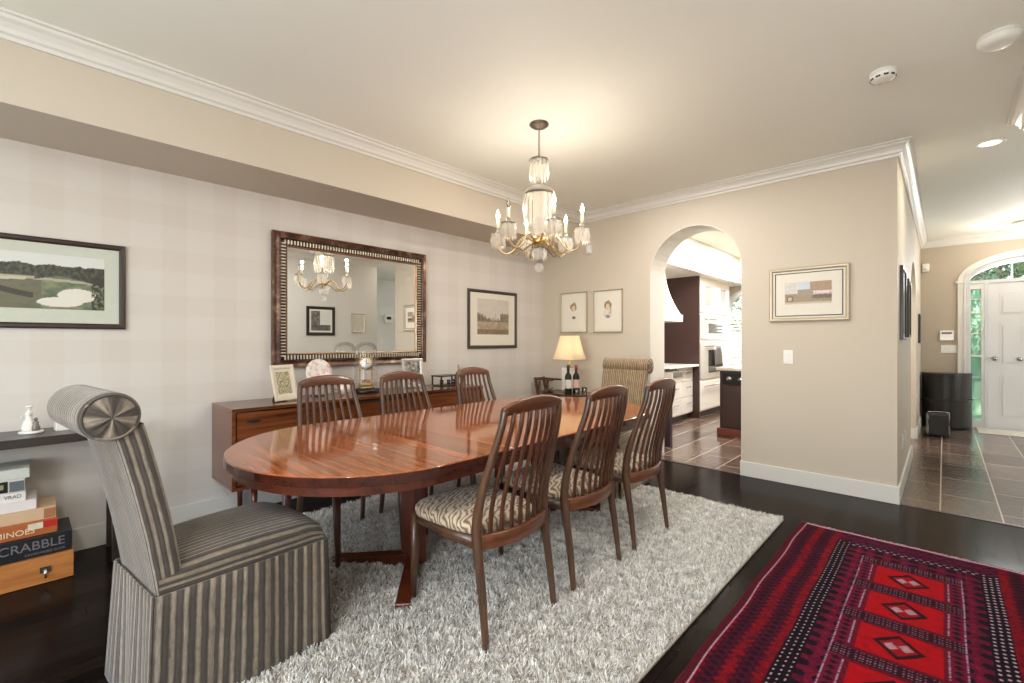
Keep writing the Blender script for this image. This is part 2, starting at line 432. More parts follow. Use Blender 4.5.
b = NB(); box(b, -.450, .450, 0, .045, .004, 2.074); mk('slab', b, DOORW, d, bevel=.002)
for (x0, x1, z0, z1) in [(-.34,-.05,.18,.80),(.05,.34,.18,.80),(-.34,-.05,.92,1.50),(.05,.34,.92,1.50),(-.34,-.05,1.62,1.92),(.05,.34,1.62,1.92)]:
    b = NB(); 
    prism(b, [(x0,z0),(x1,z0),(x1,z1),(x0,z1)], 'Y', -.003, 0)
    for k in range(1): box(b, x0+.03, x1-.03, -.010, 0, z0+.03, z1-.03)
    mk('panel', b, DOORW, d, bevel=.006, seg=2)
for x, c in ((-.39, 1.0),):
    b = NB(); lathe(b, [(0,0),(.032,0),(.032,.008),(.012,.012),(.012,.04),(.026,.05),(.030,.065),(.020,.078),(0,.08)], 20, M=Matrix.Translation((x,0,1.0)) @ Matrix.Rotation(PI/2,4,'X'))
    mk('door_knob', b, CHROME, d)
    pass
b = NB(); lathe(b, [(0,0),(.03,0),(.03,.02),(0,.022)], 16, M=Matrix.Translation((-.15,0,1.0)) @ Matrix.Rotation(PI/2,4,'X')); mk('knocker', b, CHROME, d)
# sidelights and transom
FROST = glass('sidelight_glass', (.84,.96,.84), .5, .05)
_n = FROST.node_tree; _o = [x for x in _n.nodes if x.type == 'OUTPUT_MATERIAL'][0]; _s = _o.inputs[0].links[0].from_socket
_t = _n.nodes.new('ShaderNodeBsdfTranslucent'); _t.inputs[0].default_value = (.72,.90,.72,1); _x = _n.nodes.new('ShaderNodeMixShader'); _x.inputs[0].default_value = .45
_n.links.new(_s, _x.inputs[1]); _n.links.new(_t.outputs[0], _x.inputs[2]); _n.links.new(_x.outputs[0], _o.inputs[0])
for wi, (x0, x1) in enumerate(((4.012, 4.18), (5.164, 5.332))):
    w = sgroup('window_%d' % (wi+1), ((x0+x1)/2, 9.44, 0)); hw = (x1-x0)/2
    b = NB()
    box(b, -hw, -hw+.03, -.03, .03, 0, 2.075); box(b, hw-.03, hw, -.03, .03, 0, 2.075); box(b, -hw+.03, hw-.03, -.029, .029, 0, .10); box(b, -hw+.03, hw-.03, -.029, .029, 2.0, 2.074)
    box(b, -hw+.03, hw-.03, -.029, .029, 1.02, 1.05)
    for z in (.40, .72, 1.35, 1.65, 1.85): box(b, -hw+.03, hw-.03, -.012, .012, z, z+.015)
    mk('frame', b, TRIM, w)
    b = NB(); box(b, -hw+.03, hw-.03, -.003, .003, .10, 2.0); mk('pane', b, FROST, w)
w = sgroup('window_3', (DC, 9.44, 0))
b = NB(); prism(b, [(x-DC, z) for x, z in [(DC-DHW+.05,2.12)]+[(DC+(x-DC)*.92, 2.12+(z-2.12)*.86) for x, z in arch(DC, DHW, DSP, DR)]], 'Y', -.003, .003); mk('pane', b, GLASS, w)
b = NB()
for a in (-.22, .22):
    box(b, a-.008, a+.008, -.012, .012, 2.12, 2.12+.25)
mk('muntin', b, TRIM, w)
# door mat
b = NB(); box(b, 4.10, 5.2, 8.85, 9.34, 0, .012); tag(mk('door_mat', b, plain('pale_mat', (214,208,196), .9, bump=.4, nscale=300), bevel=.004), 'pale cream flat mat lying in front of the white front door', 'mat')

# ------------------------------------------------------------------ small wall / ceiling fittings
def plate(name, label, x, y, z, w, h, face, toggle=True, cat='switch'):
    rz = {'-y': 0, '+x': PI/2, '+y': PI, '-x': -PI/2}[face]
    t = thing(name, label, cat, (x,y,z), rz)
    b = NB(); box(b, -w/2, w/2, -.007, 0, -h/2, h/2); mk('cover_plate', b, WHITE, t, bevel=.003)
    b = NB(); box(b, -w*.2, w*.2, -.012, -.006, -h*.28, h*.28); mk('rocker' if toggle else 'socket', b, WHITE, t, bevel=.002)
    return t
plate('light_switch', 'white rocker light switch on the taupe wall below the cottage picture', 2.77, 4.57, 1.11, .075, .12, '-y')
plate('wall_outlet', 'white outlet low on the hall wall nearest the dining room corner', 3.5, 5.05, .40, .075, .12, '+x', False, 'outlet')
plate('wall_outlet', 'white outlet low on the hall wall, the one farther back', 3.5, 5.45, .38, .075, .12, '+x', False, 'outlet')
plate('light_switch', 'small white switch seen in the mirror on pale foyer wall', 6.48, 6.04, 1.25, .11, .15, '-x')
t = thing('thermostat', 'white thermostat with a dark display seen in the mirror', 'thermostat', (6.48,6.24,1.80), -PI/2); t.scale = (2,2,2)
b = NB(); box(b, -.06, .06, -.025, 0, -.05, .05); mk('housing', b, WHITE, t, bevel=.006)
b = NB(); box(b, -.03, .03, -.028, -.02, -.005, .03); mk('display', b, BLACK, t)
t = thing('motion_sensor', 'small white motion sensor high on taupe wall behind the chandelier', 'sensor', (.71,4.57,2.33), 0)
b = NB(); box(b, -.035, .035, -.04, 0, -.05, .05); mk('housing', b, WHITE, t, bevel=.01)
b = NB(); sphere(b, (0,-.036,-.015), .022); mk('lens', b, PORC, t)
t = thing('motion_sensor', 'small white motion sensor high in the foyer corner', 'sensor', (3.56,9.38,2.36), 0)
b = NB(); box(b, -.04, .04, -.05, 0, -.06, .06); mk('housing', b, WHITE, t, bevel=.01)
b = NB(); sphere(b, (0,-.045,-.015), .025); mk('lens', b, PORC, t)
t = thing('alarm_keypad', 'white alarm notice plate with dark heading on the foyer wall', 'keypad', (3.79,9.38,1.33), 0)
b = NB(); box(b, -.075, .075, -.02, 0, -.065, .075); mk('housing', b, WHITE, t, bevel=.004)
b = NB(); box(b, -.055, .055, -.0215, -.019, .025, .05); mk('display', b, plain('plum_print', (120,90,110), .5), t)
b = NB(); box(b, -.075, .075, -.024, 0, -.07, -.004); mk('keypad_door', b, PORC, t, bevel=.003)
t = plate('light_switch', 'wide white switch plate below the alarm keypad in the foyer', 3.81, 9.38, 1.13, .17, .12, '-y')
def smoke(x, y, r, label, slots=True):
    t = thing('smoke_detector', label, 'smoke detector', (x,y,H))
    b = NB(); lathe(b, [(0,0),(r*1.02,0),(r*1.02,-.010),(0,-.010)], 32); mk('base', b, WHITE, t)
    b = NB(); lathe(b, [(r,-.010),(r*1.0,-.025),(r*.86,-.042),(r*.5,-.047),(0,-.048)], 32); mk('cover', b, WHITE, t)
    if slots:
        b = NB()
        for k in range(10):
            a = 2*PI*k/10; M = Matrix.Rotation(a, 4, 'Z'); box(b, r*.78, r*.93, -r*.17, r*.17, -.041, -.031, M=M)
        mk('vent_slot', b, BLACK, t)
smoke(3.51, 3.31, .063, 'round white smoke detector with dark vent slots on the ceiling')
smoke(3.96, 3.31, .082, 'larger plain white round alarm at the ceiling upper right edge', False)
LENS = emit('lamp_lens', (255,240,215), 1.3)
def canlight(x, y, label, r=.075):
    t = thing('recessed_light', label, 'ceiling light', (x,y,H))
    b = NB(); lathe(b, [(r*.72,.0),(r*.74,-.004),(r,-.008),(r*1.05,-.004),(r*1.05,0)], 32); mk('trim_ring', b, WHITE, t)
    b = NB(); lathe(b, [(0,-.004),(r*.73,-.004),(r*.73,-.0005),(0,-.0005)], 32); mk('lens', b, LENS, t)
canlight(4.016, 5.06, 'white round recessed ceiling light past the wall corner', .085)
t = thing('flush_ceiling_light', 'glass flush ceiling light in the foyer near the front door', 'ceiling light', (4.50,8.66,H))
b = NB(); lathe(b, [(0,0),(.11,0),(.12,-.03),(.10,-.035),(0,-.035)], 32); mk('base', b, CHROME, t)
b = NB(); lathe(b, [(.115,-.03),(.17,-.045),(.165,-.075),(.11,-.105),(0,-.115)], 32); mk('glass_shade', b, emit('frosted_lamp_glass', (255,246,228), 1.2), t)
canlight(1.9, 6.6, 'bright round recessed ceiling light inside the kitchen', .1)
canlight(1.5, 8.0, 'smaller looking recessed ceiling light deeper in the kitchen', .1)

# ------------------------------------------------------------------ pictures
def frame_bm(w, h, fw, ft, prof=None):
    """mitred frame in local XZ, front towards -Y, back at y=0"""
    bm = NB(); prof = prof or [(0,0),(0,-ft*.8),(fw*.25,-ft),(fw*.7,-ft*.92),(fw,-ft*.5),(fw,0)]
    rings = []
    for sx, sz in ((-1,-1),(1,-1),(1,1),(-1,1)):
        rings.append([Vector((sx*(w/2-o), y, sz*(h/2-o))) for o, y in prof])
    V = [[bm.verts.new(p) for p in r] for r in rings]; n = len(prof); fs = []
    for k in range(4):
        a, c = V[k], V[(k+1) % 4]
        for i in range(n): fs.append(bm.faces.new((a[i], a[(i+1) % n], c[(i+1) % n], c[i])))
    bmesh.ops.recalc_face_normals(bm, faces=fs); return bm
def picture(label, pos, face, w, h, fw, fmat, art, aw, ah, ay=0, ft=.022, mat=MATB, nx=130, ny=80, inner=None, tilt=0):
    rz = {'-y': 0, '+x': PI/2, '+y': PI, '-x': -PI/2}[face]
    t = thing('picture_frame', label, 'picture', pos, rz); t.rotation_euler = (tilt, 0, rz)
    mk('frame', frame_bm(w, h, fw, ft), fmat, t)
    b = NB(); box(b, -w/2+fw*.5, w/2-fw*.5, -.008, -.002, -h/2+fw*.5, h/2-fw*.5); mk('mat_board', b, mat, t)
    if inner:
        o = mk('inner_fillet', frame_bm(w-2*inner[0], h-2*inner[0], inner[1], .004), inner[2], t); o.location = (0,-.008,0)
    p = painted('print', aw, ah, nx, ny, art, PRINT, t); p.location = (0,-.0095,ay)
    return t
def art_golf(u, v):
    n = fb(u*6, v*6, 1.5); n2 = fb(u*40, v*14, 1, 3)
    if v > .80+.05*fb(u*9, 0, 1): c = (214,216,212)
    elif v > .62-.18*(abs(u-.68)/.35 if u > .5 else .2): c = lerp((40,44,36), (88,86,70), .5+n2)
    else:
        c = lerp((86,98,74), (130,138,104), .5+n)
        if u < .55: c = lerp(c, (104,92,76), .55+.6*n)
        if abs(v-.6+.1*u) < .025: c = (168,166,144)
        if u < .5 and abs(v-.30-.06*math.sin(u*9)) < .05: c = (62,58,46)
        if .18 < u < .45 and abs(v-.52-.12*(u-.3)) < .025: c = (190,182,160)
    e = ((u-.80)/.14)**2+((v-.22-.04)/.13)**2; e2 = ((u-.68)/.16)**2+((v-.13)/.09)**2
    if e < 1 or e2 < 1: c = (222,218,206)
    if u > .9 and v < .62 and n2 > -.1: c = (52,50,40)
    return c
def art_land(u, v):
    n = fb(u*8, v*8, 1); n2 = fb(u*30, v*10, 1, 5)
    sky = lerp((196,190,178), (206,196,186), v+n); c = sky
    hor = .42
    if v < .42+.45*max(0, .42-u)+.10*n2 : c = lerp((96,82,66), (146,130,108), .5+n2)
    if u > .72 and v < .60+.08*n2: c = lerp((110,98,80), (150,134,112), .5+n2)
    if v < .36: c = lerp((150,134,112), (176,160,138), .5+n+.3*n2)
    if v < .14: c = lerp((112,92,68), (150,128,100), .5+n2)
    if abs(u-.55-.02*n) < .006 and .4 < v < .62: c = (120,104,86)
    return c
def art_portrait(seed):
    def f(u, v):
        bg = (228,222,208); x, y = (u-.5)*1.0, (v-.52)*1.35; n = fb(u*10, v*10, 1, seed)
        if (x/.16)**2+((y-.20)/.17)**2 < 1+.5*n: bg = lerp((120,98,70), (168,146,112), .5+n)
        if (x/.085)**2+((y-.14)/.12)**2 < 1: bg = (216,194,170)
        if (x/.20)**2+((y+.12)/.20)**2 < 1+.9*n and seed == 2: bg = lerp((200,190,170), (228,222,210), .5+n)
        if (x/.09)**2+((y+.24)/.06)**2 < 1+n: bg = (134,112,84) if seed == 1 else (150,130,140)
        if seed == 2 and (abs(x-.13) < .03 and abs(y) < .12): bg = (176,168,140)
        return bg
    return f
def art_cottage(u, v):
    n = fb(u*9, v*9, 1); n2 = fb(u*34, v*26, 1, 2)
    c = lerp((226,220,214), (210,206,200), .5+n)
    if .30 < u < .58 and v > .62: c = (196,208,218)
    if u > .55 and v > .55: c = lerp((150,128,104), (184,150,126), .5+n2)
    if v < .48: c = lerp((126,110,84), (170,152,122), .5+n2)
    if .28 < u < .62 and .38 < v < .66: c = lerp((168,156,138), (140,126,108), .5+n2)
    if u > .62 and .40 < v < .58 and n2 > -.15: c = (228,206,208)
    if u > .60 and .22 < v < .40: c = lerp((84,70,54), (120,102,84), .5+n2)
    if .04 < u < .18 and .12 < v < .36: c = (98,82,58) if (u < .07 or u > .15 or v > .32 or v < .16) else (196,186,160)
    if u < .26 and v > .45: c = lerp(c, (196,194,190), .5+n2)
    if v < .08: c = (186,176,152)
    return c
def art_grey(u, v):
    n = fb(u*7, v*7, 1)
    if v < .30: return lerp((70,70,66), (104,102,96), .5+n)
    if u < .55: return (214,214,208)
    return lerp((74,76,74), (120,120,114), .5+n)
def art_plain(u, v): return lerp((206,204,192), (190,188,176), .5+fb(u*5, v*5, 1))
def art_green(u, v): return lerp((150,166,150), (112,130,112), .5+fb(u*5, v*5, 1))
DKF = plain('dark_walnut_frame', (56,42,36), .3); BLKF = plain('black_brown_frame', (62,54,46), .35)
picture('large dark framed golf course picture at the left edge of the plaid wall', (.002,.02,1.583), '+x', .80, .52, .032, DKF, art_golf, .60, .315, .01, mat=plain('grey_green_mat', (200,204,190), .8))
picture('dark framed brown landscape etching between mirror and room corner', (.002,3.657,1.495), '+x', .775, .655, .034, BLKF, art_land, .50, .40, .03)
picture('gilt framed portrait print, the left one above the table lamp', (.483,4.568,1.597), '-y', .395, .49, .014, GOLD, art_portrait(1), .30, .40, 0)
picture('gilt framed portrait print, the right one beside the arch', (.96,4.568,1.594), '-y', .385, .49, .014, GOLD, art_portrait(2), .30, .40, 0)
picture('champagne framed picture of a cottage garden on the taupe wall', (2.916,4.568,1.652), '-y', .585, .465, .030, GOLD, art_cottage, .34, .185, .01, inner=(.045,.007,BLKF), mat=plain('cream_mat', (226,221,208), .8))
picture('large black framed grey picture reflected in the mirror', (4.163,3.50,1.60), '-x', .50, .50, .05, BLACK, art_grey, .34, .34, 0)
picture('small pale framed print reflected in mirror, right of black frame', (4.163,4.20,1.58), '-x', .26, .36, .02, GOLD, art_plain, .2, .28, 0)
picture('green toned framed picture on the hall wall nearest the corner', (3.502,5.05,1.56), '+x', .46, .60, .025, DKF, art_green, .36, .5, 0, mat=plain('pale_green_mat', (196,206,192), .6))
picture('narrow framed picture on the hall wall, behind the green one', (3.502,5.85,1.56), '+x', .40, .55, .025, DKF, art_green, .3, .45, 0)
picture('small black framed picture on hall wall beyond the arched opening', (3.502,8.55,1.42), '+x', .30, .40, .03, BLACK, art_grey, .2, .3, 0)

# ------------------------------------------------------------------ mirror
t = thing('wall_mirror', 'large wall mirror with beaded bronze frame above the sideboard', 'mirror', (.003, 1.992, 1.572), PI/2)
MW, MH = 1.425, 1.062
def m_burg():
    m = NT('burgundy_bronze_leaf'); n = m.noise(m.obj(), 14, 5, .7); m.setc(m.ramp(n, [(.35, s2l((70,48,42))), (.55, s2l((118,88,74))), (.72, s2l((186,160,132)))])); m.set(Roughness=.3, Metallic=.55); return m.m
mk('frame', frame_bm(MW, MH, .058, .045, [(0,0),(0,-.03),(.006,-.04),(.014,-.036),(.030,-.028),(.046,-.034),(.054,-.045),(.058,-.040),(.058,0)]), m_burg(), t)
fi = mk('beaded_liner', frame_bm(MW-.112, MH-.112, .050, .026), BLACK, t)
b = NB(); L = MW-.112; Hh = MH-.112; bs = .0245
for k in range(1, int(L/bs)):
    x = -L/2+bs*(k+.5)*L/(bs*int(L/bs+1))
    for s in (-1, 1): box(b, x-.0052, x+.0052, -.036, -.018, s*(Hh/2-.024)-.018, s*(Hh/2-.024)+.018)
for k in range(1, int(Hh/bs)):
    z = -Hh/2+bs*(k+.5)*Hh/(bs*int(Hh/bs+1))
    for s in (-1, 1): box(b, s*(L/2-.024)-.018, s*(L/2-.024)+.018, -.036, -.018, z-.0052, z+.0052)
mk('beading', b, plain('silver_bead', (216,200,178), .35, .4), t, bevel=.003)
mk('inner_lip', frame_bm(MW-.205, MH-.205, .012, .030), plain('bronze_lip', (170,136,104), .3, .7), t)
b = NB(); box(b, -MW/2+.09, MW/2-.09, -.010, -.004, -MH/2+.09, MH/2-.09)
mm = NT('mirror_glass'); mm.setc((.88,.89,.88)); mm.set(Metallic=1, Roughness=.0); mk('mirror_glass', b, mm.m, t)

# ------------------------------------------------------------------ dining table
TB = thing('dining_table', 'long oval rosewood dining table with glossy top on the shag rug', 'table', (1.60, 2.02, 0))
def oval(a, b2, s, n=40):
    P = []
    for k in range(n+1): th = PI*k/n; P.append((a*math.cos(th), s+b2*math.sin(th)))
    for k in range(n+1): th = PI+PI*k/n; P.append((a*math.cos(th), -s+b2*math.sin(th)))
    return P
b = NB(); rings = []
for ins, z in ((.020,.694),(.004,.697),(0,.702),(0,.734),(.002,.738),(.006,.740)):
    rings.append([Vector((x, y, z)) for x, y in oval(.665-ins, .625-ins, .82)])
loft(b, rings)
for f in b.faces:
    if len(f.verts) > 4: f.smooth = False
mk('tabletop', b, ROSE_TOP, TB)
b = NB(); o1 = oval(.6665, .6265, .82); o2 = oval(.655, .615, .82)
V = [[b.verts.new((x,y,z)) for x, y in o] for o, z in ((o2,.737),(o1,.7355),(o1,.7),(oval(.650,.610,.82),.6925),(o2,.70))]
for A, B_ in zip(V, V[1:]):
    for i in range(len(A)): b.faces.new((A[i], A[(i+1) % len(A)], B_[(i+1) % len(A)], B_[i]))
mk('shaded_edge_band', b, wood('shaded_dark_rosewood_edge', (74,32,20), (32,14,10), 'Y', .22, 1.0, .2), TB)  # dark wood, darkened further: the rim's shading is put into its colour
b = NB()
o1 = oval(.635, .595, .82); o2 = oval(.613, .573, .82)
V = [[b.verts.new((x,y,z)) for x, y in o] for o, z in ((o1,.695),(o1,.655),(o2,.655),(o2,.695))]
for A, B_ in zip(V, V[1:]):
    for i in range(len(A)): b.faces.new((A[i], A[(i+1) % len(A)], B_[(i+1) % len(A)], B_[i]))
mk('apron', b, ROSE, TB)
def pedestal(sy):
    y0 = -.55*sy; x0 = .02
    b = NB(); rings = []
    for z, hx, hy in ((.03,.062,.045),(.2,.060,.042),(.45,.066,.042),(.645,.085,.046)):
        rings.append([Vector((x0+sx*hx, y0+sy2*hy, z)) for sx, sy2 in ((-1,-1),(1,-1),(1,1),(-1,1))])
    loft(b, rings, smooth=False); mk('pedestal_column', b, ROSE_V, TB, bevel=.006)
    for sx in (-1, 1):
        P0 = Vector((x0, y0, 0)); P1 = Vector((sx*.345, y0-.285*sy, 0)); d = P1-P0; L = d.length; a = math.atan2(d.y, d.x)
        M = Matrix.Translation(P0) @ Matrix.Rotation(a, 4, 'Z'); b = NB()
        pr = [(0,.012),(0,.085),(.12,.070),(.30,.052),(L,.038),(L,.0),(L-.06,.0),(L-.09,.012)]
        prism(b, pr, 'Y', -.036, .036, M=M); mk('foot', b, ROSE, TB, bevel=.006)
    b = NB(); box(b, -.44, .44, y0-.03, y0+.03, .655, .694); mk('top_bearer', b, ROSE, TB, bevel=.004)
pedestal(1); pedestal(-1)
b = NB(); box(b, -.0, .04, -.51, .51, .58, .640); mk('stretcher', b, ROSE, TB, bevel=.004)
for x, y in ((-.26,-1.12),(.26,1.12)):
    b = NB(); tube(b, [(x,y,.0),(x,y,.66)], [(.016,.016),(.024,.024)], 12); mk('support_leg', b, ROSE_V, TB)

# ------------------------------------------------------------------ slat-back dining chairs
def m_zebra():
    t = NT('wave_stripe_upholstery'); p = t.obj()
    w = t.n('ShaderNodeTexWave', Scale=22.0, Distortion=9.0, Detail=1.2); w.inputs['Detail Scale'].default_value = 1.1
    w.bands_direction = 'DIAGONAL'; t.l(t.mapping(p, (1, .55, .6)), w.inputs['Vector'])
    n = t.noise(p, 260, 2)
    c = t.ramp(w.outputs[1], [(.12, s2l((112,90,72))), (.42, s2l((182,162,134))), (1, s2l((206,188,160)))])
    t.setc(c); t.set(Roughness=.85, Sheen_Weight=.2); t.bump(n, .25, .002); return t.m
ZEB = m_zebra()
PX = [(.252,0,.218),(.226,.2,.214),(.200,.36,.213),(.190,.45,.213),(.200,.55,.212),(.230,.66,.207),(.268,.78,.195),(.302,.89,.182),(.312,.965,.173)]
def pxi(z, k):
    for a, c in zip(PX, PX[1:]):
        if a[1] <= z <= c[1]:
            f = (z-a[1])/(c[1]-a[1]); return a[k]+(c[k]-a[k])*f
    return PX[-1][k]
def smooth_path(P, n=4):
    out = []
    for i in range(len(P)-1):
        p0, p1, p2, p3 = (Vector(P[max(i-1,0)]), Vector(P[i]), Vector(P[i+1]), Vector(P[min(i+2, len(P)-1)]))
        for k in range(n):
            s = k/n; out.append(.5*((2*p1)+(p2-p0)*s+(2*p0-5*p1+4*p2-p3)*s*s+(3*p1-p0-3*p2+p3)*s**3))
    out.append(Vector(P[-1])); return out
def slat_chair(label):
    t = thing('dining_chair', label, 'chair', group='slat-back dining chairs around the table')
    for s in (-1, 1):
        b = NB(); pts = smooth_path([(x, s*y, z) for x, z, y in PX]); N = len(pts); rad = []
        for p in pts:
            z = p.z; w = .0145+.0085*math.exp(-((z-.45)/.2)**2); rad.append((.0125+.003*math.exp(-((z-.45)/.2)**2), w if z > .25 else .011+.008*z/.25))
        tube(b, pts, rad, 10, up=(1,0,0), square=True); mk('leg', b, CH, t)
    for s in (-1, 1):
        b = NB(); tube(b, [(-.268,s*.205,0),(-.258,s*.205,.2),(-.246,s*.205,.43)], [(.011,.011),(.016,.015),(.021,.018)], 10, up=(1,0,0), square=True); mk('leg', b, CH, t)
    # crest rail
    b = NB(); rings = []
    for k in range(17):
        q = -1+2*k/16; y = .183*q; c = 1-q*q; x = .314+.024*c; zt = .975+.036*c**.8; zb = .935+.012*c
        x2 = x-.012
        rings.append([Vector((x2-.011,y,zb)), Vector((x2+.009,y,zb)), Vector((x+.013,y,zt-.006)), Vector((x+.006,y,zt)), Vector((x-.008,y,zt)), Vector((x-.013,y,zt-.008))])
    loft(b, rings); mk('crest_rail', b, CHR, t, bevel=.003)
    # lower back rail
    b = NB(); rings = []
    for k in range(13):
        q = -1+2*k/12; y = .205*q; x = .200+.045*(1-q*q)
        rings.append([Vector((x-.012,y,.385)), Vector((x+.012,y,.385)), Vector((x+.013,y,.445)), Vector((x-.011,y,.445))])
    loft(b, rings); mk('lower_back_rail', b, CHR, t, bevel=.003)
    # slats
    for k in range(7):
        q = -1+2*(k+1)/8
        b = NB(); pts = []
        for j in range(15):
            z = .43+(.95-.43)*j/14; bul = (.045-.021*(j/14))*(1-q*q); y = q*pxi(z, 2)*(.97)
            pts.append((pxi(z, 0)+bul, y, z))
        tube(b, pts, (.0092,.006), 8, up=(1,0,0), square=True)
        mk('slat', b, CHS, t)
    # seat rails
    for s in (-1, 1):
        b = NB(); tube(b, [(-.235,s*.207,.405),(-.02,s*.212,.400),(.20,s*.208,.41)], [(.010,.022),(.010,.020),(.010,.026)], 8, square=True); mk('seat_rail', b, CH, t)
    b = NB(); rings = []
    for k in range(11):
        q = -1+2*k/10; y = .2*q; x = -.246-.022*(1-q*q)
        rings.append([Vector((x-.010,y,.385)), Vector((x+.010,y,.385)), Vector((x+.010,y,.43)), Vector((x-.010,y,.43))])
    loft(b, rings); mk('front_rail', b, CH, t, bevel=.002)
    # upholstered seat
    b = NB(); rings = []
    def outline(ins, z, dome=0):
        P = []
        for k in range(48):
            a = 2*PI*k/48; c, d_ = math.cos(a), math.sin(a); n = .42
            X = math.copysign(abs(c)**n, c); Y = math.copysign(abs(d_)**n, d_)
            hx = .235-ins; fr = (1-X)/2; hy = .203+.038*fr-ins
            x = -.045+hx*X-(.018*(1-Y*Y) if X < 0 else 0)
            P.append(Vector((x, hy*Y, z-.014*(1 if X < -.8 else 0)*(0)+dome)))
        return P
    for ins, z in ((.02,.418),(.004,.424),(0,.440),(.001,.455),(.012,.468),(.035,.476),(.08,.482),(.14,.486)): rings.append(outline(ins, z))
    loft(b, rings); mk('seat', b, ZEB, t)
    return t
CHL = ['walnut slat-back chair nearest the camera, its back and zigzag seat fully in view',
       'walnut slat-back chair, middle of the three with their backs to the camera',
       'walnut slat-back chair nearest the arch, last of three with backs to camera',
       'slat-back chair on the sideboard side of the table, closest to camera',
       'slat-back chair on the sideboard side, middle of the three below the mirror',
       'slat-back chair on the sideboard side, farthest, before the landscape picture']
c0 = slat_chair(CHL[0])
for i, (x, y, rz) in enumerate([(2.185,1.468,0),(2.185,2.06,0),(2.185,2.67,0),(1.10,1.36,PI),(1.10,1.94,PI),(1.10,2.65,PI)]):
    c = c0 if i == 0 else copy_tree(c0)
    c.location = (x, y, .012 if i < 6 else 0); c.rotation_euler = (0,0,rz); c['label'] = CHL[i]

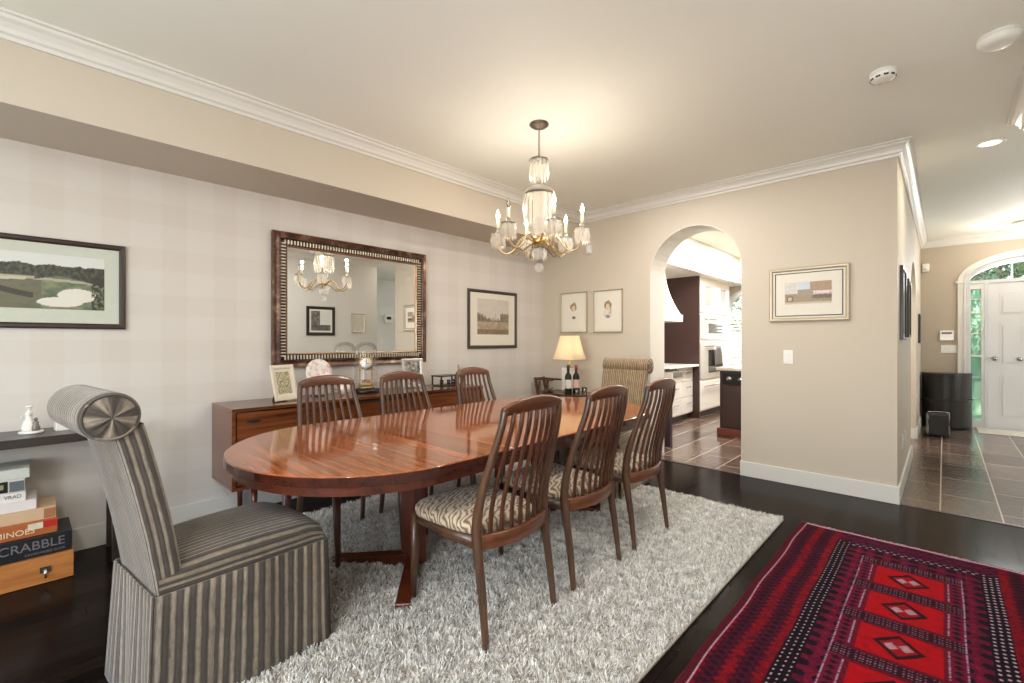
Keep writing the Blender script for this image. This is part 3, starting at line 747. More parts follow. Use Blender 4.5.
# ------------------------------------------------------------------ skirted parson chairs
STR = stripes('striped_velvet', [(0,(70,62,55)),(.07,(74,66,60)),(.09,(134,123,109)),(.15,(146,134,119)),(.18,(72,64,57)),(.27,(66,58,52)),(.29,(126,115,102)),(.35,(142,130,115)),(.38,(80,70,63)),(.47,(70,62,56)),(.50,(150,139,124)),(.55,(132,121,108)),(.58,(72,63,57)),(.67,(64,56,50)),(.70,(136,124,110)),(.76,(148,136,121)),(.79,(78,69,62)),(.88,(66,58,52)),(.91,(128,117,104)),(.97,(138,127,112))], period=.180)
def parson(label, loc, rz, fabric):
    """front towards +y local; origin floor centre"""
    t = thing('skirted_chair', label, 'chair', loc, rz)
    WR, WF, D0, D1 = .212, .247, -.285, .265
    # seat cushion
    b = NB(); NX, NY = 18, 22
    def hw(q): return WR+(WF-WR)*q
    rows = []; UVs = []
    prof = []   # cross profile over x: param s from -1..1 incl. side drop
    for i in range(NX+1):
        s = -1+2*i/NX; prof.append(s)
    def pt(s, q):
        y = D0+(D1-D0)*q; w = hw(q); a = abs(s)
        if a < .82: x = s/.82*(w-.022); z = .500+.016*(1-(s/.82)**2)
        elif a < .88: x = math.copysign(w-.006, s); z = .489
        else: x = math.copysign(w, s); z = .476-(a-.88)/.12*.048
        z += .012*math.sin(PI*min(1, q*1.0))*(1 if a < .85 else 0)
        return Vector((x, y, z-.014*max(0, (q-.88)/.12)**2*(1 if a < .9 else 0)))
    for j in range(NY+1):
        q = j/NY; rows.append([pt(s, q) for s in prof])
        UVs.append([(1.5*(pt(s, .5).x + math.copysign(.476-pt(s, .5).z if abs(s) > .88 else 0, s)), q*.6) for s in prof])
    sheet(b, rows, UVs)
    # front drop of cushion
    fr = [[pt(s, 1) for s in prof], [Vector((pt(s,1).x, D1+.012, max(.428, pt(s,1).z-.03))) for s in prof], [Vector((pt(s,1).x, D1+.014, .428)) for s in prof]]
    sheet(b, fr, [[(pt(s,.5).x, .6+.02*k) for s in prof] for k in range(3)])
    mk('seat_cushion', b, fabric, t)
    # skirt with corner pleats and flare
    def flare(z, k): f = (1-z/.444); return f
    def side(P0, P1, n0, ext0, ext1, name, uo, fl=.02):
        b = NB(); N = 26; M_ = 9; rows = []; UVs = []
        for j in range(M_+1):
            z = .431-(.431-.004)*j/M_; f = j/M_; row = []; uvr = []
            for i in range(N+1):
                q = i/N; p = P0.lerp(P1, q)
                dirv = (P1-P0).normalized()
                off = n0*(fl*f*(.75+.25*math.cos(q*2*PI)) + .010*f*math.sin(q*13+uo*9)*math.sin(q*PI))
                p = p+off+dirv*(-ext0*(1-q)+ext1*q)*f
                row.append(Vector((p.x, p.y, z+.004*math.sin(q*9)*f*0))); uvr.append((q*(P1-P0).length+uo, z))
            rows.append(row); UVs.append(uvr)
        sheet(b, rows, UVs)
        # hem thickness
        o = mk(name, b, fabric, t); so = o.modifiers.new('s', 'SOLIDIFY'); so.thickness = .006; so.offset = -1
    RR, RL, FR, FL = Vector((WR+.003,D0-.012,0)), Vector((-WR-.003,D0-.012,0)), Vector((WF+.002,D1+.012,0)), Vector((-WF-.002,D1+.012,0))
    side(RR, FR, Vector((1,0,0)), .02, .0, 'skirt_panel', .01, .012)
    side(FL, RL, Vector((-1,0,0)), .0, .02, 'skirt_panel', .02)
    side(RL, RR, Vector((0,-1,0)), .03, .02, 'skirt_panel', .005)
    side(FR, FL, Vector((0,1,0)), .005, .005, 'skirt_panel', .013, .012)
    # legs hidden by skirt
    for x, y in ((WR-.03,D0+.03),(-WR+.03,D0+.03),(WF-.04,D1-.03),(-WF+.04,D1-.03)):
        b = NB(); tube(b, [(x,y,0),(x,y,.44)], [.014,.022], 8); mk('leg', b, CH, t)
    # back slab, leaning, ending in a roll
    TH = .080
    def cy(z): f = (z-.42)/.6; return D0+.038 - .076*f - .048*f*f     # centre line y
    def th(z): f = (z-.42)/.6; return TH*(1+.04*f)/2
    def bw(z): return WR-.008+.012*((z-.42)/.6)
    b = NB(); n = 12
    def ringpts(z):
        w, h, c = bw(z), th(z), cy(z); r = .018; P = []
        for sx, sy, a0 in ((1,-1,-PI/2),(1,1,0),(-1,1,PI/2),(-1,-1,PI)):
            for k in range(4):
                a = a0+PI/2*k/3; P.append((Vector((sx*(w-r)+r*math.cos(a), c+sy*(h-r)+r*math.sin(a), z))))
        return P
    rows = []; UVs = []
    per = [0]; P0 = ringpts(.5)+[ringpts(.5)[0]]
    for a, c in zip(P0, P0[1:]): per.append(per[-1]+(c-a).length*(1.9 if (a.y+c.y)/2 < cy(.5)-th(.5)+.012 else 1.4))
    for j in range(n+1):
        z = .40+(.99-.40)*j/n; r = ringpts(z); rows.append(r+[r[0].copy()]); UVs.append([(u, z) for u in per])
    sheet(b, rows, UVs); bmesh.ops.remove_doubles(b, verts=b.verts, dist=1e-5)
    mk('backrest', b, fabric, t)
    # scroll roll on top
    RO = .074; cyy, czz = cy(1.0)-.040, 1.022; W = bw(1.0)+.004
    b = NB(); rows = []; UVs = []
    K = 40; xs = [-1,-.985,-.95,-.8,-.4,0,.4,.8,.95,.985,1]
    for s in xs:
        rr = RO-(.010*max(0, (abs(s)-.94)/.06)**2)
        rows.append([Vector((s*W, cyy+rr*1.02*math.cos(2*PI*k/K), czz+rr*math.sin(2*PI*k/K))) for k in range(K+1)]); UVs.append([(per[7]+1.4*(bw(.5)-.018-s*W), k/K*.5) for k in range(K+1)])
    sheet(b, rows, UVs); bmesh.ops.remove_doubles(b, verts=b.verts, dist=1e-5)
    mk('scroll_roll', b, fabric, t)
    for s in (-1, 1):   # pleated round ends
        b = NB(); rows = []; UVs = []
        for i in range(7):
            f = i/6; rr = (RO-.010)*(1-f)+.002
            rows.append([Vector((s*(W+.020*math.sin(f*PI/2)-.006*f*f+.003*math.cos(12*2*PI*k/64)*math.sin(f*PI)), cyy+rr*math.cos(2*PI*k/64), czz+rr*math.sin(2*PI*k/64))) for k in range(65)])
            UVs.append([(k/64*.18, f*.08) for k in range(65)])
        sheet(b, rows, UVs); mk('roll_end', b, fabric, t)
        b = NB(); tube(b, [(s*W, cyy+(RO-.008)*math.cos(2*PI*k/32), czz+(RO-.008)*math.sin(2*PI*k/32)) for k in range(33)], .004, 6, up=(1,0,0)); mk('piping', b, fabric, t)
    return t
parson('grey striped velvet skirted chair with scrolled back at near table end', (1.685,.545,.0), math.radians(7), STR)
STR2 = stripes('striped_velvet_warm_lit', [(0,(120,100,76)),(.25,(104,86,64)),(.45,(158,138,108)),(.7,(184,164,132)),(1,(120,100,76))], period=.024)  # same kind of striped fabric, with warm light put into its colour
parson('warm-lit tan striped skirted chair with scrolled back at far table end by arch', (1.645,3.43,.0), math.radians(184), STR2)

# ------------------------------------------------------------------ sideboard
S = thing('sideboard', 'long rosewood sideboard standing below the mirror on the plaid wall', 'sideboard', (.018, .885, 0))
Y1 = 2.17; X1 = .465; Z0, Z1 = .289, .815
b = NB()
box(b, 0, X1, 0, Y1, Z1-.022, Z1); box(b, 0, X1, 0, Y1, Z0, Z0+.022); box(b, 0, X1, 0, .022, Z0+.022, Z1-.022); box(b, 0, X1, Y1-.022, Y1, Z0+.022, Z1-.022)
box(b, 0, .01, .022, Y1-.022, Z0+.022, Z1-.022); mk('carcass', b, SB, S, bevel=.002)
secs = [(.03,.73,'door'),(.735,1.43,'drawers'),(1.435,Y1-.03,'door')]
for y0, y1, k in secs:
    zz = [(Z0+.028, Z1-.03)] if k == 'door' else [(Z0+.028+i*(Z1-Z0-.058)/3+(.002 if i else 0), Z0+.028+(i+1)*(Z1-Z0-.058)/3-.002) for i in range(3)]
    for z0, z1 in zz:
        b = NB(); box(b, X1-.035, X1-.012, y0, y1, z0, z1); f = mk('door' if k == 'door' else 'drawer', b, SB, S, bevel=.002)
        b = NB()
        if k == 'door':
            yc = y0+.10 if y0 < .5 else y1-.10; zc = z1-.06
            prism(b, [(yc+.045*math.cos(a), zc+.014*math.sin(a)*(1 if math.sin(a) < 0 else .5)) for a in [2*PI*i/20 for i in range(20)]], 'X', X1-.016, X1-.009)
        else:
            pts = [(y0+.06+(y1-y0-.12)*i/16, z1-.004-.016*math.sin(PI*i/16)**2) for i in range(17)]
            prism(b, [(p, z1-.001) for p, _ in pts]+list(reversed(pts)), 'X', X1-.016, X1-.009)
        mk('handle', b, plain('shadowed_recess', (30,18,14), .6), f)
for x, y in ((.06,.16),(X1-.10,.16),(.06,Y1-.16),(X1-.10,Y1-.16)):
    b = NB(); tube(b, [(x,y,0),(x,y,Z0)], [.014,.022], 10); mk('leg', b, ROSE_V, S)
b = NB(); box(b, X1-.12, X1-.08, .16, Y1-.16, Z0-.045, Z0); mk('stretcher', b, ROSE, S)
SZ = Z1
# items on it
def art_floral(u, v):
    n = fb(u*12, v*12, 1, 9); e = min(u, 1-u, v, 1-v)
    if e < .12: return (222,214,196)
    return lerp((128,122,92), (206,196,160), .5+1.2*n)
def art_photo(u, v):
    return lerp((70,66,62), (190,180,170), .5+fb(u*6, v*6, 1, 12))
t = thing('photo_frame', 'cream patterned photo frame leaning at the left end of sideboard', 'photo frame', (.27, 1.275, SZ+.001), math.radians(108))
fr = mk('frame', frame_bm(.19, .26, .03, .012), plain('cream_frame', (222,212,190), .4), t); fr.location = (0,0,.131); fr.rotation_euler = (math.radians(-14),0,0)
p = painted('photo', .14, .21, 24, 30, art_floral, PRINT, t); p.location = (0,-.003,.131); p.rotation_euler = (math.radians(-14),0,0)
b = NB(); prism(b, [(0,.0),(.085,.0),(.012,.16)], 'X', -.03, .03); mk('stand', b, BLACK, t)
t = thing('decorative_plate', 'round white porcelain plate with pink flowers propped on sideboard', 'plate', (.16, 1.575, SZ+.001), PI/2)
M = Matrix.Translation((0,0,.185)) @ Matrix.Scale(1.22, 4) @ Matrix.Rotation(PI/2-math.radians(12),4,'X')
def rosy():
    m = NT('rosy_porcelain'); p_ = m.obj(); n = m.noise(p_, 28, 4); m.setc(m.ramp(n, [(.5, s2l((238,232,224))), (.60, s2l((226,180,170))), (.66, s2l((232,214,180))), (.72, s2l((238,232,224)))])); m.set(Roughness=.15); return m.m
ROSY = rosy()
b = NB(); lathe(b, [(0,.0),(.055,.0),(.085,.012),(.086,.016),(.055,.005),(0,.005)], 36, M=M); mk('plate', b, ROSY, t)
b = NB(); box(b, -.04, .04, -.03, .05, 0, .008); box(b, -.03, -.02, .02, .03, 0, .18); box(b, .02, .03, .02, .03, 0, .18); box(b, -.03, .03, -.014, .03, .088, .098); mk('stand', b, BLACK, t)
t = thing('teapot', 'small white and gold porcelain pot beside the flowered plate', 'teapot', (.20, 1.765, SZ+.001))
b = NB(); lathe(b, [(0,0),(.03,0),(.034,.006),(.052,.03),(.056,.055),(.044,.085),(.026,.096),(0,.097)], 28); mk('body', b, ROSY, t)
b = NB(); lathe(b, [(.028,.095),(.024,.104),(.006,.110),(.008,.118),(0,.124)], 20); mk('lid', b, PORC, t)
b = NB(); tube(b, smooth_path([(0,.045,.04),(0,.075,.055),(0,.085,.09),(0,.095,.10)]), [.010]*4+[.008]*4+[.005]*5, 8); mk('spout', b, PORC, t)
b = NB(); tube(b, smooth_path([(0,-.045,.08),(0,-.080,.085),(0,-.088,.055),(0,-.050,.035)]), .005, 8); mk('handle', b, BRASS, t)
# anniversary clock under a dome
t = thing('anniversary_clock', 'brass pillar clock under a tall glass dome on the sideboard', 'clock', (.20, 1.965, SZ+.001), math.radians(65)); t.scale = (1.15,1.15,1.15)
b = NB(); lathe(b, [(0,0),(.092,0),(.095,.006),(.095,.022),(.085,.030),(0,.030)], 36); mk('base', b, BLACK, t)
b = NB(); lathe(b, [(0,.03),(.06,.03),(.06,.042),(.05,.05),(0,.05)], 30)
for s in (-1, 1):
    lathe(b, [(0,.05),(.007,.05),(.005,.07),(.005,.15),(.008,.165),(0,.165)], 12, c=(s*.042,0,0))
box(b, -.055, .055, -.012, .012, .163, .172); sphere(b, (-.042,0,.258), .007); sphere(b, (.042,0,.258), .007)
lathe(b, [(0,.165),(.004,.165),(.004,.26),(0,.26)], 10, c=(-.042,0,0)); lathe(b, [(0,.165),(.004,.165),(.004,.26),(0,.26)], 10, c=(.042,0,0))
box(b, -.05, .05, -.012, .012, .250, .256); mk('movement', b, BRASS, t)
b = NB(); lathe(b, [(0,0),(.046,0),(.048,.006),(.044,.010),(0,.010)], 32, M=Matrix.Translation((0,-.012,.212)) @ Matrix.Rotation(PI/2,4,'X')); mk('bezel', b, BRASS, t)
b = NB(); lathe(b, [(0,0),(.038,0),(.038,.002),(0,.002)], 32, M=Matrix.Translation((0,-.022,.212)) @ Matrix.Rotation(PI/2,4,'X')); dial = mk('dial', b, PORC, t)
b = NB(); box(b, -.0015, .0015, -.0265, -.025, .212, .240); box(b, 0, .020, -.0265, -.025, .2105, .2135)
for k in range(12):
    a = 2*PI*k/12; box(b, .031*math.cos(a)-.0015, .031*math.cos(a)+.0015, -.0255, -.0245, .212+.031*math.sin(a)-.003, .212+.031*math.sin(a)+.003)
mk('hand', b, BLACK, dial)
b = NB(); tube(b, [(0,0,.165),(0,0,.085)], .0015, 6)
for k in range(4):
    a = PI/2*k+.4; sphere(b, (.026*math.cos(a), .026*math.sin(a), .080), .012); tube(b, [(0,0,.085),(.026*math.cos(a),.026*math.sin(a),.080)], .002, 6)
mk('pendulum', b, BRASS, t)
b = NB(); lathe(b, [(.082,.030),(.082,.300),(.078,.328),(.062,.352),(.035,.366),(.001,.371)], 40)
for f in [f for f in b.faces if len(f.verts) > 4]: b.faces.remove(f)
mk('glass_dome', b, glass('dome_glass', (.99,.99,.99), .35, .03), t)
t = thing('photo_frame', 'small silver photo frame on the sideboard right of the glass-domed clock', 'photo frame', (.16, 2.46, SZ+.001), math.radians(80))
fr = mk('frame', frame_bm(.21, .27, .03, .012), plain('silver_frame', (208,204,196), .25, .5), t); fr.location = (0,0,.136); fr.rotation_euler = (math.radians(-10),0,0)
p = painted('photo', .155, .21, 24, 20, art_photo, PRINT, t); p.location = (0,-.003,.136); p.rotation_euler = (math.radians(-10),0,0)
b = NB(); prism(b, [(0,0),(.08,0),(.01,.18)], 'X', -.02, .02); mk('stand', b, BLACK, t)
t = thing('stacking_tray', 'small black two tier tray standing at right part of sideboard', 'tray', (.22, 2.815, SZ+.001))
b = NB(); box(b, -.08, .08, -.13, .13, .090, .102); box(b, -.07, .07, -.12, .12, .0, .008); mk('shelf', b, BLACK, t, bevel=.003)
for x in (-.07,.07):
    for y in (-.12,.12):
        b = NB(); box(b, x-.006, x+.006, y-.006, y+.006, .008, .092); mk('leg', b, BLACK, t)
for k in range(3):
    g = thing('shot_glass', 'small clear glass inside black two tier tray', 'glass', (.21+.02*(k % 2), 2.76+.07*k, SZ+.010), group='small glasses in the black tray')
    b = NB(); lathe(b, [(0,0),(.016,0),(.020,.045),(.018,.045),(.014,.006),(0,.006)], 18); mk('glass_body', b, GLASS, g)
t = thing('decanter', 'clear glass decanter with ball stopper at far end of sideboard', 'decanter', (.20, 2.985, SZ+.001))
b = NB(); lathe(b, [(0,0),(.042,0),(.045,.01),(.045,.07),(.03,.10),(.013,.115),(.013,.145),(.018,.15)], 28); mk('body', b, GLASS, t)
b = NB(); lathe(b, [(0,.14),(.011,.145),(.011,.155),(0,.157)], 16); sphere(b, (0,0,.175), .02); mk('stopper', b, CRY, t)

# ------------------------------------------------------------------ dark console on the left with figurine
t = thing('console_table', 'dark wooden console table against plaid wall at the left edge', 'console table', (.018, -.75, 0))
DK = wood('dark_console_wood', (62,52,46), (34,28,25), 'Y', .3)
b = NB(); box(b, 0, .335, 0, 1.125, .705, .752); mk('top', b, DK, t, bevel=.003)
for x, y in ((.02,1.09),(.30,1.09),(.02,.03),(.30,.03)):
    b = NB(); box(b, x, x+.032, y-.015, y+.017, 0, .705); mk('leg', b, DK, t, bevel=.002)
t = thing('figurine', 'small white porcelain figurine of two people on the dark console', 'figurine', (.17, .01, .753), math.radians(40))
b = NB(); lathe(b, [(0,0),(.05,0),(.052,.006),(.046,.012),(0,.013)], 28); mk('base', b, PORC, t)
b = NB(); lathe(b, [(.030,.012),(.032,.03),(.024,.06),(.014,.075),(.017,.095),(.018,.108),(.008,.118),(.007,.124)], 20, c=(-.012,0,0)); sphere(b, (-.012,0,.134), .012); sphere(b, (-.012,0,.142), .016, (1,1,.45))
tube(b, [(-.026,-.004,.108),(-.036,-.02,.088),(-.022,-.03,.082)], .005, 8); tube(b, [(.002,-.004,.108),(.016,-.014,.096),(.018,-.026,.110)], .005, 8)
mk('standing_figure', b, PORC, t)
b = NB(); lathe(b, [(.016,.012),(.018,.03),(.011,.045),(.012,.058),(.004,.066)], 16, c=(.022,.004,0)); sphere(b, (.022,.004,.074), .009)
mk('small_figure', b, plain('grey_glaze', (120,112,104), .2), t)
t = thing('lidded_box', 'small white ribbed box on console behind the skirted chair', 'box', (.16, .135, .753), .1)
b = NB(); box(b, -.04, .04, -.035, .035, 0, .045)
for k in range(8): box(b, .04, .042, -.033+k*.0088, -.029+k*.0088, .002, .043)
mk('body', b, WHITE, t, bevel=.001)
b = NB(); box(b, -.042, .042, -.037, .037, .045, .056); mk('lid', b, WHITE, t, bevel=.002)

# ------------------------------------------------------------------ stack of games and books under the console
stack = [  # name, label, height, y-end, depth offset, colour, extras
 ('wooden_box','honey coloured wooden box with latch at bottom of the stack',.135,.165,.40,(190,120,58),'wood'),
 ('game_box','black game box lying on the wooden box, lowest game',.105,.160,.375,(26,26,30),'black'),
 ('game_box','orange brown game box with red corner, in middle of stack',.075,.105,.355,(176,98,48),'domino'),
 ('book','tan covered book lying on the orange brown game box',.062,.100,.345,(208,176,142),'tan'),
 ('book','white book with grey wedge on its spine, above tan book',.050,.028,.335,(226,218,214),'wedge'),
 ('book','white book with dark lettering near its spine end',.048,-.010,.325,(228,222,216),'lett'),
 ('book','white and grey book with a black photo label on spine',.066,-.012,.320,(206,200,194),'photo'),
 ('book','plain pale grey book on top of the stack',.052,.004,.315,(196,198,190),'plain')]
z = .001
BLUEG = plain('slate_grey_print', (96,102,106), .5)
for i, (nm, lb, h, ye, xf, c, ex) in enumerate(stack):
    xf = xf-.012; y0 = ye-.36-.02*(i % 3); t = thing(nm, lb, 'box' if 'box' in nm else 'book', (xf, ye, z), R.uniform(-.02,.02))
    M_ = wood('honey_pine', (206,138,74), (166,98,48), 'Y', .4) if ex == 'wood' else plain('cover_'+ex, c, .45)
    L_ = ye-y0; xd = .26 if 'box' in nm else .23
    if nm == 'book':
        b = NB(); box(b, -xd, 0, -L_, 0, 0, .004); box(b, -xd, 0, -L_, 0, h-.005, h-.001); box(b, -.004, 0, -L_, 0, .004, h-.005); mk('cover', b, M_, t, bevel=.0015)
        b = NB(); box(b, -xd+.006, -.005, -L_+.005, -.005, .0045, h-.0055); mk('pages', b, plain('page_paper', (226,216,198), .9), t)
    else:
        b = NB(); box(b, -xd, 0, -L_, 0, 0, h*.55); mk('box_base', b, M_, t, bevel=.002)
        b = NB(); box(b, -xd-.001, .001, -L_-.001, .001, h*.55+.0005 if ex == 'wood' else h*.3, h-.001); mk('lid', b, M_, t, bevel=.002)
    Rx = (PI/2, 0, PI/2)
    if ex == 'wood':
        b = NB(); box(b, .001, .006, -.125, -.085, .055, .085); tube(b, [(.006,-.105,.07),(.010,-.105,.05),(.008,-.105,.03)], .006, 8); mk('latch', b, CHROME, t)
    if ex == 'black': text('lettering', 'SCRABBLE', .062, plain('grey_print', (120,116,118), .5), t, (.0022,-.16,.060), Rx, sx=.95); text('lettering', 'CROSSWORD GAME', .016, plain('grey_print', (120,116,118), .5), t, (.0022,-.10,.02), Rx)
    if ex == 'domino':
        text('lettering', 'DOMINOES', .040, plain('cream_print', (234,214,180), .5), t, (.0022,-.185,.030), Rx)
        b = NB(); box(b, 0, .0025, -.052, -.002, .035, .07); mk('red_label', b, plain('red_print', (188,38,30), .5), t)
        b = NB(); box(b, 0, .0024, -.108, -.053, .035, .066); mk('white_label', b, plain('label_white', (214,206,180), .5), t)
    if ex == 'wedge':
        b = NB(); prism(b, [(-.30,.004),(-.185,.004),(-.155,.04),(-.30,.046)], 'X', 0, .001); mk('spine_print', b, BLUEG, t)
    if ex == 'lett': text('lettering', 'VRAD', .026, BLUEG, t, (.0008,-.045,.026), Rx, sx=.9)
    if ex == 'photo':
        b = NB(); box(b, 0, .001, -.135,-.060, .004, .060); mk('spine_label', b, BLACK, t)
        b = NB(); box(b, .001, .0018, -.128,-.075, .022, .046); mk('spine_photo', b, plain('olive_print', (150,146,108), .5), t)
        b = NB(); box(b, 0, .001, -.055, -.003, .004, .056); mk('spine_print', b, BLUEG, t)
    if ex == 'tan':
        b = NB(); box(b, 0, .001, -.045, -.002, .004, .055); mk('spine_print', b, plain('brown_print', (166,112,72), .5), t)
    z += h
    R.random()

# ------------------------------------------------------------------ corner lamp table
t = thing('side_table', 'small dark round-edged wooden table in corner holding the lamp', 'side table', (.70, 4.12, 0))
b = NB(); rings = [[Vector((x*k, y*k, z)) for x, y in oval(.20, .20, .12, 16)] for k, z in ((.96,.655),(1,.66),(1,.675),(.98,.68))]
rings = [[Vector((v.y, v.x, v.z)) for v in r] for r in rings]
loft(b, rings, smooth=False); mk('top', b, wood('dark_table_wood', (88,56,42), (44,28,22), 'X', .2), t)
for x in (-.2,.2):
    for y in (-.12,.12):
        b = NB(); tube(b, [(x,y,.656),(x*.95,y,.35),(x*1.1,y*1.1,0)], [.016,.012,.009], 10); mk('leg', b, ROSE_V, t)
TZ = .68
LX, LY = .70, 4.18
t = thing('table_lamp', 'lit table lamp with cream square bell shade and glass base', 'lamp', (LX, LY, TZ+.001)); t.scale = (1,1,1)
b = NB(); box(b, -.07, .07, -.07, .07, 0, .015); mk('base', b, CRY, t, bevel=.003)
b = NB(); box(b, -.065, .065, -.065, .065, .016, .27)
mk('glass_body', b, plain('milky_glass', (232,228,218), .12), t, bevel=.01)
b = NB(); lathe(b, [(0,.27),(.03,.27),(.03,.278),(.010,.285),(.010,.375),(0,.375)], 16); mk('neck', b, BRASS, t)
b = NB(); rings = []
for k in range(9):
    f = k/8; z = .360+.27*f; w = .142-.062*(f**.8)
    P = []
    for sx, sy, a0 in ((1,-1,-PI/2),(1,1,0),(-1,1,PI/2),(-1,-1,PI)):
        for j in range(3):
            a = a0+PI/2*j/2; P.append(Vector((sx*(w-.015)+.015*math.cos(a), sy*(w-.015)+.015*math.sin(a), z)))
    rings.append(P)
loft(b, rings, caps=False)
ms = bpy.data.materials.new('lamp_shade_fabric'); ms.use_nodes = True; nt = ms.node_tree; nt.nodes.clear()
o_ = nt.nodes.new('ShaderNodeOutputMaterial'); mx = nt.nodes.new('ShaderNodeMixShader'); df = nt.nodes.new('ShaderNodeBsdfDiffuse'); tl = nt.nodes.new('ShaderNodeBsdfTranslucent')
df.inputs[0].default_value = (*s2l((236,222,196)), 1); tl.inputs[0].default_value = (*s2l((248,228,190)), 1); mx.inputs[0].default_value = .5
nt.links.new(df.outputs[0], mx.inputs[1]); nt.links.new(tl.outputs[0], mx.inputs[2]); nt.links.new(mx.outputs[0], o_.inputs[0])
mk('lamp_shade', b, ms, t)
for (w, z) in ((.142,.360),(.080,.630)):
    b = NB(); tube(b, [(w,w,z),(-w,w,z),(-w,-w,z),(w,-w,z),(w,w,z)], .003, 6); mk('shade_trim', b, plain('tan_piping', (190,150,104), .7), t)
b = NB(); sphere(b, (0,0,.45), .028, (1,1,1.3)); mk('bulb', b, emit('lamp_bulb', (255,224,170), 4), t)
def bottle(x, y, label, lab, cap, r=.037, h=.31):
    t = thing('wine_bottle', label, 'bottle', (x, y, TZ+.001))
    b = NB(); lathe(b, [(0,0),(r,0),(r,.004),(r,h*.60),(r*.8,h*.67),(r*.38,h*.74),(r*.36,h*.96),(r*.42,h*.965),(r*.42,h*.99),(0,h*.99)], 24); mk('glass_body', b, plain('bottle_glass', (22,26,20), .08), t)
    b = NB(); lathe(b, [(r+.001,h*.20),(r+.001,h*.50)], 24)
    for f in [f for f in b.faces if len(f.verts) > 4]: b.faces.remove(f)
    mk('paper_label', b, plain(lab[0], lab[1], .7), t)
    b = NB(); lathe(b, [(r*.42,h*.80),(r*.44,h),(0,h+.001)], 20); mk('capsule', b, plain(cap[0], cap[1], .35), t)
bottle(.825, 3.985, 'wine bottle with black capsule and pale label, left of pair', ('pale_label', (200,190,180)), ('black_capsule', (30,26,30)))
bottle(.875, 4.06, 'wine bottle with red capsule, right of the pair by lamp', ('rose_label', (196,160,150)), ('red_capsule', (140,34,34)))
for k, (x, y) in enumerate(((.93,4.0),(.93,4.07))):
    g = thing('tumbler', ['clear glass tumbler next to the wine bottles','clear glass tumbler at right edge of the lamp table'][k], 'glass', (x if k == 0 else .955, y+.03*k, TZ+.001))
    b = NB(); lathe(b, [(0,0),(.026,0),(.03,.07),(.028,.07),(.024,.008),(0,.008)], 20); mk('glass_body', b, GLASS, g)
t = thing('seed_head_bowl', 'small dark dish of dried greenery left of wine bottles', 'bowl', (.56, 4.0, TZ+.001))
b = NB(); lathe(b, [(0,0),(.03,0),(.055,.018),(.053,.02),(.028,.006),(0,.005)], 22); mk('dish', b, BRONZE, t)
b = NB()
for k in range(14):
    a = R.uniform(0, 2*PI); r_ = R.uniform(.02,.07); tube(b, [(0,0,.012),(r_*.5*math.cos(a), r_*.5*math.sin(a), .035),(r_*math.cos(a), r_*math.sin(a), R.uniform(.03,.06))], [.002,.004,.001], 5)
mk('dried_greenery', b, plain('olive_green', (96,92,62), .8), t)
# reddish folding frame beside the lamp table
t = thing('folding_stand', 'reddish brown wooden stand with slanted post in the corner', 'stand', (.06, 4.28, 0), 0)
for y in (.03, .19):
    b = NB(); tube(b, [(.02,y,.80),(.13,y,.30),(.19,y,0)], (.012,.016), 8, square=True); mk('slanted_post', b, ROSE_V, t)
    b = NB(); tube(b, [(.09,y,.765),(.07,y,0)], (.011,.011), 8, square=True); mk('upright_post', b, ROSE_V, t)
    b = NB(); box(b, .02, .30, y-.011, y+.011, .770, .790); mk('rail', b, ROSE, t, bevel=.002)
b = NB(); box(b, .012, .034, .03, .19, .772, .796); mk('cross_bar', b, ROSE, t, bevel=.002)

# ------------------------------------------------------------------ chandelier
CX_, CY_ = 1.704, 2.45
t = thing('chandelier', 'crystal chandelier with candle arms hanging over the dining table', 'chandelier', (CX_, CY_, 0))
b = NB(); lathe(b, [(0,H),(.066,H),(.068,H-.008),(.05,H-.022),(.018,H-.034),(0,H-.036)], 32); mk('canopy', b, BRONZE, t)
b = NB()
for k in range(12):
    z = H-.036-.017*k; pts = []
    for j in range(11):
        a = 2*PI*j/10; u = .0065*math.cos(a); w = .012*math.sin(a); pts.append((u, 0, z+w-.01) if k % 2 else (0, u, z+w-.01))
    tube(b, pts, .0018, 5, up=(0,1,0) if k % 2 else (1,0,0))
mk('chain', b, BRONZE, t)
zt = 2.52
def prisms(bm, r, ztop, L, n, w=.006, ph=0, d=.004):
    for k in range(n):
        a = 2*PI*k/n+ph; M = Matrix.Translation((r*math.cos(a), r*math.sin(a), ztop)) @ Matrix.Rotation(a, 4, 'Z')
        pr = [(0,0),(w*.5,-.006),(w,-.02),(w,-L*.82),(0,-L),(-w,-L*.82),(-w,-.02),(-w*.5,-.006)]
        A = [bm.verts.new(M @ Vector((0, y, z))) for y, z in pr]; c1 = bm.verts.new(M @ Vector((d, 0, -L*.5))); c2 = bm.verts.new(M @ Vector((-d, 0, -L*.5)))
        for i in range(8):
            j = (i+1) % 8; bm.faces.new((A[i], A[j], c1)); bm.faces.new((A[j], A[i], c2))
b = NB(); lathe(b, [(0,zt+.005),(.02,zt+.003),(.066,zt-.006),(.068,zt-.012),(.02,zt-.012),(0,zt-.012)], 24); lathe(b, [(.012,zt-.012),(.02,zt-.05),(.012,zt-.10),(.018,zt-.16),(0,zt-.17)], 16); mk('crown_dish', b, CRY, t)
b = NB(); prisms(b, .066, zt-.010, .145, 16, .010); mk('crown_prisms', b, CRY, t)
